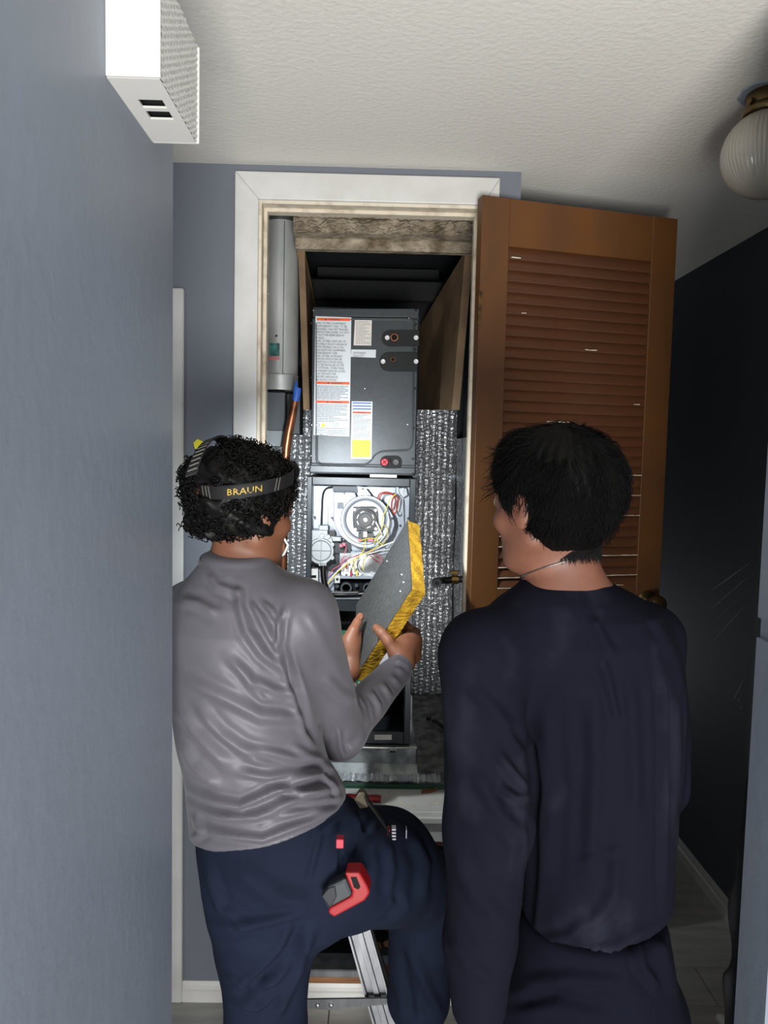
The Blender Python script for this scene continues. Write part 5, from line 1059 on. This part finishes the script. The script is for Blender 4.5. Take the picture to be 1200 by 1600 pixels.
def groove(p):
    x0_ = P(382, 768, YG).x; sx_ = (p[:, 0] - x0_) / (bR - .006); sy_ = (p[:, 1] - YG) / (bR + .014); q_ = np.sqrt(sx_ ** 2 + sy_ ** 2); a_ = np.arctan2(sx_, -sy_)
    zc_ = bz.z + .010 * np.sin(a_) + .016 * (1 - np.cos(a_)); d1_ = np.maximum(np.abs(p[:, 2] - zc_) - .0135, (1 - q_) * .09)
    xs_ = P(321, 700, YG).x + .028; ry, rz_ = .104, .090; q2_ = np.sqrt(((p[:, 1] - YG) / ry) ** 2 + ((p[:, 2] - bz.z) / rz_) ** 2); xc_ = xs_ - .0275 + .055 * (p[:, 1] - YG + .105) / .21
    d2_ = np.maximum(np.maximum(np.abs(p[:, 0] - xc_) - .011, (1 - q2_) * .09), bz.z - p[:, 2]); return np.minimum(d1_, d2_)
hm2b = hm2 + [('s', groove, .004)]
hm3 = [('u', lambda p: sdf_eval(hm2b, p) + .0035 * noise3(p, 85) + .002 * noise3(p, 210, 1.0), 0)]
hlo, hhi = A3(hc) - [.17, .16, .15], A3(hc) + [.17, .17, .14]
hr = sdf_mesh('hair', hm3, hlo, hhi, .0034, M['hair'], bo); hr['label'] = 'black curly hair'
def surf_pts(prims, c, R, n, seed):
    """points on the surface met by rays leaving c, with their directions"""
    r = np.random.RandomState(seed); d = r.normal(size=(n, 3)); d /= np.linalg.norm(d, axis=1)[:, None]; t = np.full(n, .02); c = A3(c); out = np.zeros(n, bool); best = np.full(n, 0.0)
    for s_ in np.arange(.02, .20, .003):
        v = sdf_eval(prims, c + d * s_) < 0; best[v] = s_
    return c + d * best[:, None], d, best > .03
pts_, dirs, ok = surf_pts(hm2, hc, .1, 2600, 4); pts_, dirs = pts_[ok], dirs[ok]
yfl = (pts_ @ np.array([0, 0, 1.0]))
r_ = np.random.RandomState(9); Nc = len(pts_); K_ = 30; tt = np.linspace(0, 1, K_)
ax1 = dirs + r_.normal(size=(Nc, 3)) * .75; ax1 /= np.linalg.norm(ax1, axis=1)[:, None]
e1 = np.cross(ax1, r_.normal(size=(Nc, 3))); e1 /= np.linalg.norm(e1, axis=1)[:, None]; e2 = np.cross(ax1, e1)
hrad = (.0035 + .0075 * r_.uniform(0, 1, Nc) ** 1.6)[:, None]; turns = r_.uniform(1.2, 2.4, Nc)[:, None]; leng = r_.uniform(.006, .024, Nc)[:, None]; an = 2 * pi * turns * tt[None] + r_.uniform(0, 6, Nc)[:, None]
env = hrad * (0.55 + .45 * np.sin(pi * np.minimum(tt * 1.2, 1)))[None]
path = (pts_ - dirs * .004)[:, None] + ax1[:, None] * (leng * tt[None])[..., None] + e1[:, None] * (env * np.cos(an))[..., None] + e2[:, None] * (env * np.sin(an))[..., None]
# keep curls off the face and off the strap
strap_n = A3(Lh(0, .20, .98) - Lh(0, 0, 0)); 
fx, fy = projn(path.reshape(-1, 3)); fx = fx.reshape(Nc, K_); fy = fy.reshape(Nc, K_)
band = lambda x: np.interp(x, [300, 325, 370, 420, 450], [775, 778, 768, 762, 762])
nearc = path[:, :, 1].mean(1) < YG + .01
bad = (nearc & (np.abs(fy - band(fx)) < 12.5).any(1) & (fx.mean(1) > 318)) | (nearc & ((np.abs(fx - np.interp(fy, [700, 740, 790], [332, 322, 318])) < 6) & (fy < 790)).any(1))
bad |= (fy.max(1) > 850) & (fx.mean(1) > 330) | ((fx.max(1) > 415) & (fy.max(1) > 815))
path = path[~bad]
tubes('curls', path, np.linspace(.0016, .0010, K_), M['hair'], hr)['kind'] = 'stuff'
fine_ = NR.rand(220); 
# headlamp worn over the hair
hlp = empty('headlamp', Lh(0, .11, .06), 'black headlamp strap with gold lettering worn over the curly hair', 'headlamp')
hcn = Vector((P(382, 768, YG).x, YG, bz.z))
def bandpt(a, h, r=0.0):
    """a: angle around the head, 0 faces the camera, positive towards the face side"""
    x = hcn.x + (bR - .004 + r) * sin(a); y = hcn.y - (bR + .016 + r) * cos(a); z = bz.z + h + 0.010 * sin(a) + (0.016 * (1 - cos(a)))
    return Vector((x, y, z))
def bandmesh(a0, a1, h0, h1, r0, r1, n):
    mb = MB(); vs = []
    for i in range(n + 1):
        a = a0 + (a1 - a0) * i / n; vs += [bandpt(a, h0, r0), bandpt(a, h1, r0), bandpt(a, h1, r1), bandpt(a, h0, r1)]
    fs = [(4 * i + k, 4 * i + (k + 1) % 4, 4 * i + 4 + (k + 1) % 4, 4 * i + 4 + k) for i in range(n) for k in range(4)] + [(0, 1, 2, 3), (4 * n, 4 * n + 1, 4 * n + 2, 4 * n + 3)]
    return mb.add(vs, fs)
bandmesh(-pi, pi, -.0125, .0125, 0, .0025, 72).build('head_strap', M['strap'], hlp)
bandmesh(-.42, .62, -.0105, .0105, .0025, .0045, 20).build('logo_panel', M['strap'], hlp)
text_mesh('lettering', 'BRAUN', M['gold'], hlp, (0, 0, 0), .0168, mapf=lambda c_: bandpt((c_.x - .026) / .1 + .13, c_.y - .0058, .0048 + c_.z), width=.064)
for (a, s_) in [(-.50, 1), (-.58, 1), (-.68, 1), (-.95, 1), (-1.03, 1), (-1.12, 1), (.80, -1), (.88, -1)]:
    mb = MB(); q = [bandpt(a, -.011, .0026), bandpt(a + .02, -.011, .0026), bandpt(a - .06 * s_ + .02, .011, .0026), bandpt(a - .06 * s_, .011, .0026)]; n_ = Vector((sin(a), -cos(a), 0)); mb.prism(q, n_ * .0008).build('strap_stripe', M['strapgrey'], hlp)
top = []
for k in range(25):
    t = -1.32 + 2.64 * k / 24
    top.append(Vector((P(321, 700, YG).x + .055 * (t / 1.32 + 1) * .5 - .004 * cos(t), YG - .005 + .108 * sin(t), bz.z + .092 * cos(t) + .005)))
ts = []
for p in top: ts += [p + Vector((-.010, 0, -.004)), p + Vector((.010, 0, .004)), p + Vector((.009, 0, .0065)), p + Vector((-.011, 0, -.0015))]
MB().add(ts, [(4 * i + k, 4 * i + (k + 1) % 4, 4 * i + 4 + (k + 1) % 4, 4 * i + 4 + k) for i in range(24) for k in range(4)] + [(0, 1, 2, 3), (96, 97, 98, 99)]).build('top_strap', M['strap'], hlp)
for i in range(1, 11): 
    p = top[i]; MB().prism([p + Vector((-.009, -.0012, -.004)), p + Vector((.008, -.0012, .003)), p + Vector((.008, -.0012, .0045)), p + Vector((-.009, -.0012, -.0025))], (0, -.0015, .001)).build('strap_stripe', M['strapgrey'], hlp)
fw = (Lh(0, 1, 0) - Lh(0, 0, 0)).normalized(); lp = bandpt(pi - radians(42), 0.0, .004); fw2 = Vector((sin(radians(42)), cos(radians(42)), -.08)).normalized()
MB().lathe([(.002, -.002), (.020, -.002), (.024, .004), (.024, .022), (.020, .028), (.002, .028)], lp, fw2, 24).build('lamp_body', M['blackplastic'], hlp, smooth=False)
MB().lathe([(.0004, .0285), (.016, .0285), (.016, .0305), (.0004, .031)], lp, fw2, 24).build('lamp_lens', M['lens'], hlp)
hlo_ = lp + fw2 * .045; beam.location = hlo_
beam.rotation_euler = (P(570, 905, 2.44) - hlo_).to_track_quat('-Z', 'Y').to_euler()
# tape measure on the back pocket
tm = empty('tape_measure', P(540, 1395, 1.37), 'red and dark grey tape measure clipped on the back pocket of the navy trousers', 'tape measure')
YTm = 1.372
MB().prism([P(500, 1400, YTm), P(512, 1386, YTm), P(540, 1372, YTm), P(552, 1400, YTm), P(545, 1414, YTm), P(514, 1425, YTm)], (.006, .035, 0)).build('grey_case', M['cabdark'], tm, bevel=.006)
MB().prism([P(502, 1401, YTm - .002), P(512, 1389, YTm - .002), P(524, 1385, YTm - .002), P(526, 1402, YTm - .002), P(516, 1420, YTm - .002)], (0, .004, 0)).build('worn_side', M['motor'], tm, bevel=.002)
rim = MB().prism([P(x, y, YTm - .006) for x, y in [(538, 1364), (562, 1364), (574, 1385), (578, 1396), (570, 1408), (522, 1434), (512, 1427), (514, 1420), (548, 1402), (550, 1394)]], (.004, .040, 0)).build('red_rim', M['red'], tm, bevel=.004)
MB().prism([P(x, y, YTm - .0075) for x, y in [(548, 1371), (557, 1371), (563, 1386), (560, 1390), (553, 1387)]], (0, .003, 0)).build('slot', M['black'], tm)
# ---------------------------------------------------------------- man in the navy shirt
Y2 = 1.33
gb = empty('person', (0.33, 1.35, 0.0), 'man with short straight black hair in a dusty navy shirt, back turned', 'person')
Lb, Rb = headframe(P(861, 793, Y2 - .03), -37, -3, 1.04)
sL, sR = P(752, 1022, 1.235), P(1010, 1000, 1.41)
eL, eR = P(762, 1290, 1.225), P(1046, 1215, 1.47)
wL, wR = P(748, 1560, 1.20), P(1000, 1380, 1.66)
hL, hR = P(855, 1560, 1.335), P(985, 1560, 1.36)
kL, kR = Vector((hL.x - .01, 1.33, .47)), Vector((hR.x + .02, 1.37, .47)); aL, aR = Vector((kL.x, 1.36, .09)), Vector((kR.x, 1.40, .09))
n0, n1 = P(885, 925, Y2), P(876, 830, Y2 - .01)
br_ = rowsP([(940, 825, 955, .06), (985, 800, 1005, .08), (1100, 835, 1015, .085), (1250, 850, 1015, .08), (1400, 855, 1010, .08), (1500, 855, 1010, .08), (1600, 860, 1010, .07)], Y2, .1)
bod2 = [('u', stack(br_, .03), 0), ('u', rc(n0, n1, .058, .056), .05), ('u', rc(n0, sL, .045, .048), .05), ('u', rc(n0, sR, .045, .048), .05), ('u', rc(sL, eL, .048, .038), .03), ('u', rc(eL, wL, .038, .027), .02), ('u', rc(sR, eR, .046, .037), .03), ('u', rc(eR, wR, .037, .026), .02),
        ('u', rc(hL, kL, .078, .056), .04), ('u', rc(kL, aL, .053, .040), .02), ('u', rc(hR, kR, .078, .056), .04), ('u', rc(kR, aR, .053, .040), .02), ('u', rc(aL, aL + Vector((-.07, .12, -.04)), .04, .03), .02), ('u', rc(aR, aR + Vector((-.06, .13, -.04)), .04, .03), .02)]
bod2 += [(o_, f_, (k_ if i else .03)) for i, (o_, f_, k_) in enumerate(head_prims(Lb, Rb, 1.04))]
dn = Vector((-.01, .015, -1)).normalized(); pw = wL + dn * .05; side = Vector((.35, .93, 0)).normalized()
bod2 += [('u', rc(wL, pw, .026, .030), .02), ('u', rc(pw - side * .02, pw + side * .02 + dn * .02, .022, .022), .015)]
for i in range(4):
    b0 = pw + side * (-.028 + .019 * i) + dn * .03; L_ = (.062, .072, .068, .052)[i]; cv = Vector((.4, -.1, 0)) * .02
    bod2 += finger([b0, b0 + dn * L_ * .45, b0 + dn * L_ * .8 + cv * .5, b0 + dn * L_ + cv * 1.1], .0098, .0074)
bod2 += finger([wL + dn * .025 + side * .02, wL + dn * .05 + side * .045, wL + dn * .08 + side * .052, wL + dn * .10 + side * .05], .0135, .0095, .01)
dr = (wR - eR).normalized(); pr2 = wR + dr * .05; sd = Vector((0, .3, 1)).normalized()
bod2 += [('u', rc(wR, pr2, .026, .029), .02)]
for i in range(4):
    b0 = pr2 + sd * (-.027 + .018 * i) + dr * .02; L_ = (.05, .066, .07, .06)[i]; bod2 += finger([b0, b0 + dr * L_ * .5, b0 + dr * L_ + Vector((-.02, -.005, 0))], .0098, .0075)
bod2 += finger([wR + dr * .02 + sd * .02, wR + dr * .05 + sd * .045, wR + dr * .085 + sd * .05], .013, .0095, .01)
b2 = sdf_mesh('body', bod2, (.03, 1.06, -.01), (.62, 1.86, 1.76), .0038, M['skin2'], gb); eyes(Lb, gb, 1.04)
s2 = rowsP([(900, 846, 916, .045), (915, 830, 945, .062), (932, 803, 985, .088), (955, 778, 1026, .108), (990, 760, 1046, .124), (1040, 765, 1060, .130), (1120, 795, 1061, .128), (1220, 812, 1056, .122), (1330, 820, 1050, .120), (1430, 818, 1045, .122), (1500, 812, 1044, .128), (1560, 808, 1046, .13)], Y2, .12)
nav = [('u', stack(s2, .012), 0), ('u', rc(P(880, 935, Y2), sL, .050, .064), .06), ('u', rc(P(880, 935, Y2), sR, .050, .062), .06), ('u', rc(sL, eL, .066, .069), .03), ('u', rc(eL, P(750, 1470, 1.21), .069, .058), .03), ('u', rc(P(750, 1470, 1.21), P(748, 1570, 1.20), .058, .045), .02),
       ('u', rc(sR, eR, .063, .052), .03), ('u', rc(eR, eR.lerp(wR, .9), .052, .036), .03)]
nav += [('i', half(P(880, 912, Y2 - .055), (-.10, -.30, 1)), .006)]
hem2 = half(P(930, 1488, 1.21), (.17, .05, -1))
def hemcut(p):
    dx = p[:, 0] - (P(815, 1480, 1.3).x); return np.where(dx > 0, hem2(p), hem2(p) - .5)
nav += [('i', hemcut, .004)]
c3 = lambda L_: [(670 + a * .45, 880 + b_ * .45) for a, b_ in L_]
nst = [(c3([(560, 180), (600, 260), (640, 330)]), 8, .005), (c3([(590, 310), (620, 400), (660, 560)]), 7, .005), (c3([(700, 400), (710, 600), (720, 900)]), 10, .005), (c3([(810, 330), (820, 600), (820, 1000), (815, 1200)]), 6, .006), (c3([(860, 300), (885, 450), (880, 700), (862, 900)]), 5, .005),
       (c3([(280, 560), (350, 640), (370, 760), (360, 900)]), 7, -.006), (c3([(230, 650), (300, 740), (350, 800)]), 7, .007), (c3([(240, 780), (300, 810), (355, 815)]), 6, .006), (c3([(150, 700), (240, 860), (330, 960)]), 10, .005), (c3([(130, 420), (220, 500), (300, 600)]), 10, .004), (c3([(355, 820), (365, 1000), (345, 1250), (290, 1420)]), 7, -.005),
       (c3([(400, 500), (420, 800), (400, 1150)]), 12, .004), (c3([(570, 450), (580, 700), (560, 1100)]), 12, .005), (c3([(660, 1000), (640, 1150), (560, 1300)]), 9, .004), (c3([(340, 1370), (500, 1370), (650, 1330), (790, 1240)]), 7, .008), (c3([(360, 1320), (480, 1300), (620, 1200)]), 8, .004),
       (c3([(80, 1000), (160, 1150), (260, 1250)]), 12, .004), (c3([(70, 1300), (140, 1400), (230, 1450)]), 10, .004), (c3([(760, 160), (830, 260), (860, 360)]), 7, .004), (c3([(520, 1030), (600, 1020), (680, 980)]), 6, .003)]
n2 = sdf_mesh('shirt', nav, (.07, 1.07, .62), (.62, 1.78, 1.60), .0042, M['navy'], gb, folds(nst, noise=.0015)); n2['label'] = 'navy long-sleeved shirt with dusty marks'
cq = P(878, 916, Y2); cl_ = []
for k in range(41):
    a = 2 * pi * k / 40; cl_.append((cq.x + 0.066 * cos(a), cq.y + .002 + .063 * sin(a), cq.z + .004 + .022 * sin(a) + .010 * cos(a)))
MB().tube(cl_, .0085, 8, cap=False, flat=1.7).build('collar', M['navy'], gb, smooth=True)
p2r = rowsP([(1430, 815, 1040, .112), (1480, 806, 1046, .12), (1540, 800, 1052, .128), (1600, 790, 1058, .13), (1680, 800, 1060, .12)], Y2 + .002, .12)
pn2 = [('u', stack(p2r, .02), 0), ('u', rc(hL + Vector((0, 0, -.03)), kL, .100, .080), .05), ('u', rc(kL, aL + Vector((0, 0, .02)), .080, .062), .02), ('u', rc(hR + Vector((0, 0, -.03)), kR, .100, .080), .05), ('u', rc(kR, aR + Vector((0, 0, .02)), .080, .062), .02), ('s', half(Vector((0, 0, .10)), (0, 0, 1)), .003)]
ps2 = [(c3([(720, 1300), (740, 1400), (800, 1480)]), 8, .007), (c3([(330, 1450), (500, 1440), (680, 1460)]), 9, .006), (c3([(800, 1300), (840, 1400), (850, 1500)]), 7, .006), (c3([(280, 1530), (450, 1500), (640, 1560)]), 9, -.006)]
q2 = sdf_mesh('trousers', pn2, (.07, 1.12, .09), (.60, 1.60, .86), .006, M['denim'], gb, folds(ps2, noise=.002))
for a in (aL, aR):
    bt_ = [('u', rc(a + Vector((.02, -.03, -.045)), a + Vector((-.055, 0.11, -.055)), .046, .042), 0), ('u', rc(a, a + Vector((0, 0, .06)), .055, .058), .03), ('i', half(Vector((0, 0, 0.002)), (0, 0, -1)), .002)]
    sdf_mesh('work_boot', bt_, tuple(A3(a) - [.16, .14, .10]), tuple(A3(a) + [.14, .22, .14]), .006, M['blackrubber'], gb)
# dusty smears that lie on the shirt: thin flecks set on the cloth
# straight hair
hb_ = P(879, 752, Y2 - .03)
m2 = [('u', el(hb_, (.101, .103, .096)), 0), ('u', el(P(898, 775, Y2 - .05), (.070, .065, .078)), .03), ('u', el(P(815, 725, Y2 - .03), (.038, .05, .05)), .03), ('u', rc(P(872, 820, Y2 - .028), P(890, 825, Y2 - .02), .050, .048), .03), ('u', rc(P(806, 780, Y2 - .06), P(812, 800, Y2 - .055), .018, .008), .02)]
m2 += [('u', rc(P(862, 800, Y2 - .078), P(905, 812, Y2 - .066), .040, .048), .03)]
m2c = m2 + [('s', el(Lb(0, .085, -.050), (.070, .078, .088), Rb), .012), ('s', el(Lb(-.088, .022, -.052), (.022, .038, .044), Rb), .008), ('u', rc(P(876, 815, Y2 - .008), P(884, 880, Y2 - .002), .0605, .0605), .012), ('i', half(P(890, 858, Y2 - .06), (.05, .0, -1)), .004), ('i', half(P(836, 850, Y2 - .06), (-.72, .0, -.70)), .006)]
def strandfn(p):
    q = p - A3(hb_); an_ = np.arctan2(q[:, 0], -q[:, 1]); return sdf_eval(m2c, p) + .0016 * np.sin(an_ * 34 + 3 * np.sin(q[:, 2] * 40)) + .0022 * noise3(p, 45)
h2 = sdf_mesh('hair', [('u', strandfn, 0)], A3(hb_) - [.15, .15, .17], A3(hb_) + [.15, .15, .13], .0034, M['hair2'], b2); h2['label'] = 'short straight black hair'
Ns = 5200; r_ = np.random.RandomState(21); K_ = 12
crown = A3(Lb(-.01, -.045, .10)); crown_d = (crown - A3(hb_)); crown_d /= np.linalg.norm(crown_d)
ph = r_.uniform(0, 2 * pi, Ns); th0 = np.arccos(1 - r_.uniform(0, 1, Ns) * .85) * .9; ln = r_.uniform(.45, .95, Ns)
u1 = np.cross(crown_d, [1, 0, .2]); u1 /= np.linalg.norm(u1); u2 = np.cross(crown_d, u1); tt = np.linspace(0, 1, K_)
sw_ = r_.normal(0, .16, Ns); th = th0[:, None] + ln[:, None] * tt; phh = ph[:, None] + sw_[:, None] * tt ** 1.5 + .08 * np.sin(tt * 5 + ph[:, None] * 7)
D = np.cos(th)[..., None] * crown_d + np.sin(th)[..., None] * (np.cos(phh)[..., None] * u1 + np.sin(phh)[..., None] * u2)
fl2 = D.reshape(-1, 3); best = np.full(len(fl2), .03)
for s_ in np.arange(.03, .17, .003):
    v = sdf_eval(m2c, A3(hb_) + fl2 * s_) < 0; best[v] = s_
best = best.reshape(Ns, K_); lift = .001 + (r_.uniform(0, .013, Ns)[:, None]) * tt ** 2.2
path = A3(hb_) + D * (np.minimum(best, np.maximum.accumulate(best, 1)) + lift)[..., None]
okk = (best.min(1) > .05); path = path[okk]
cl3 = np.linspace(.0011, .0003, K_)
tubes('strands', path, cl3, M['hair2'], h2)['kind'] = 'stuff'
# loose tufts at the temple and short hairs on the nape
tf = []
for k in range(150):
    a = P(790 + RN.uniform(-4, 14), 700 + RN.uniform(-8, 62), Y2 - .045 + RN.uniform(-.02, .02)); L_ = RN.uniform(.018, .042); c_ = RN.uniform(-.25, 1.0)
    tf.append([list(a + Vector((-L_ * t, .0, -L_ * .25 * t + L_ * c_ * .9 * t * t - L_ * .5 * t))) for t in np.linspace(0, 1, 9)])
tubes('temple_tuft', np.array(tf), np.linspace(.0010, .0002, 9), M['hair2'], h2)['kind'] = 'stuff'
tf = []
for k in range(1300):
    x = RN.uniform(842, 938); y = RN.uniform(835, 864); s0 = P(x, y, Y2); cx_, cy_ = P(880, y, Y2).x, Y2 - .005; rr_ = .0605
    if abs(s0.x - cx_) > rr_ * .98: continue
    yy = cy_ - sqrt(rr_ ** 2 - (s0.x - cx_) ** 2); L_ = RN.uniform(.004, .016)
    tf.append([[s0.x + RN.uniform(-.001, .001) + L_ * .25 * t, yy - .001 - .0015 * t, s0.z - L_ * t] for t in np.linspace(0, 1, 5)])
tubes('nape_hair', np.array(tf), np.linspace(.0007, .0002, 5), M['hair2'], h2)['kind'] = 'stuff'
nl = []
for k in range(61):
    a = 2 * pi * k / 60; dv = np.array([cos(a), sin(a), 0.0]); zz = cq.z + .026 + .016 * cos(a) - .030 * sin(a) * -1 * (1 if sin(a) < 0 else .4) * -1; c0 = np.array([cq.x, cq.y + .004, zz])
    rs = np.arange(.03, .14, .001); vv = sdf_eval(bod2, c0 + dv * rs[:, None]); rr = rs[np.nonzero(vv > 0)[0][0]] if (vv > 0).any() else .07
    nl.append(c0 + dv * (rr + .0012))
nkl = MB().tube([Vector(p) for p in nl], .0011, 6, cap=False).build('necklace', M['steel'], None, smooth=True); tag(nkl, 'thin silver chain around the neck above the navy collar', 'necklace')
# ---------------------------------------------------------------- dark coat and white scrap at the near wall end
cx0 = P(1160, 1400, 1.345).x
ct = []
rows_ = [(1195, 1176, 1215), (1250, 1168, 1230), (1330, 1160, 1235), (1400, 1147, 1240), (1450, 1141, 1240), (1500, 1142, 1240), (1560, 1134, 1245), (1620, 1138, 1245), (1700, 1138, 1245)]
cr = [(P((a + b_) / 2, y, 1.35).z, P((a + b_) / 2, y, 1.35).x, 1.352, (P(b_, y, 1.35).x - P(a, y, 1.35).x) / 2, .036) for y, a, b_ in rows_]
coat = sdf_mesh('hanging_coat', [('u', lambda p: stack(cr, .02)(p) + .003 * np.sin(p[:, 0] * 130 + 4 * np.sin(p[:, 2] * 9)) + .002 * np.sin(p[:, 2] * 50 + p[:, 0] * 30), 0)], (.58, 1.302, .35), (.80, 1.43, 1.22), .005, M['cloth'], None)
tag(coat, 'black cloth coat hanging behind the near grey wall end', 'coat')
hk = MB().tube([(.70, 1.30, 1.20), (.70, 1.33, 1.19), (.70, 1.345, 1.20), (.70, 1.35, 1.215)], .004, 8).build('coat_hook', M['steel'], None); tag(hk, 'small steel hook that carries the black coat', 'hook')
wb = onfloor(1126, 1592, 0.012); 
sc_ = sdf_mesh('white_cap', [('u', rc(wb, wb + Vector((.04, -.09, 0)), .014, .016), 0), ('i', half((0, 0, .001), (0, 0, -1)), .002)], A3(wb) - [.05, .14, .03], A3(wb) + [.09, .05, .05], .004, M['whiteplastic'], None)
tag(sc_, 'small rounded white plastic piece lying on the floor tiles', 'plastic scrap')
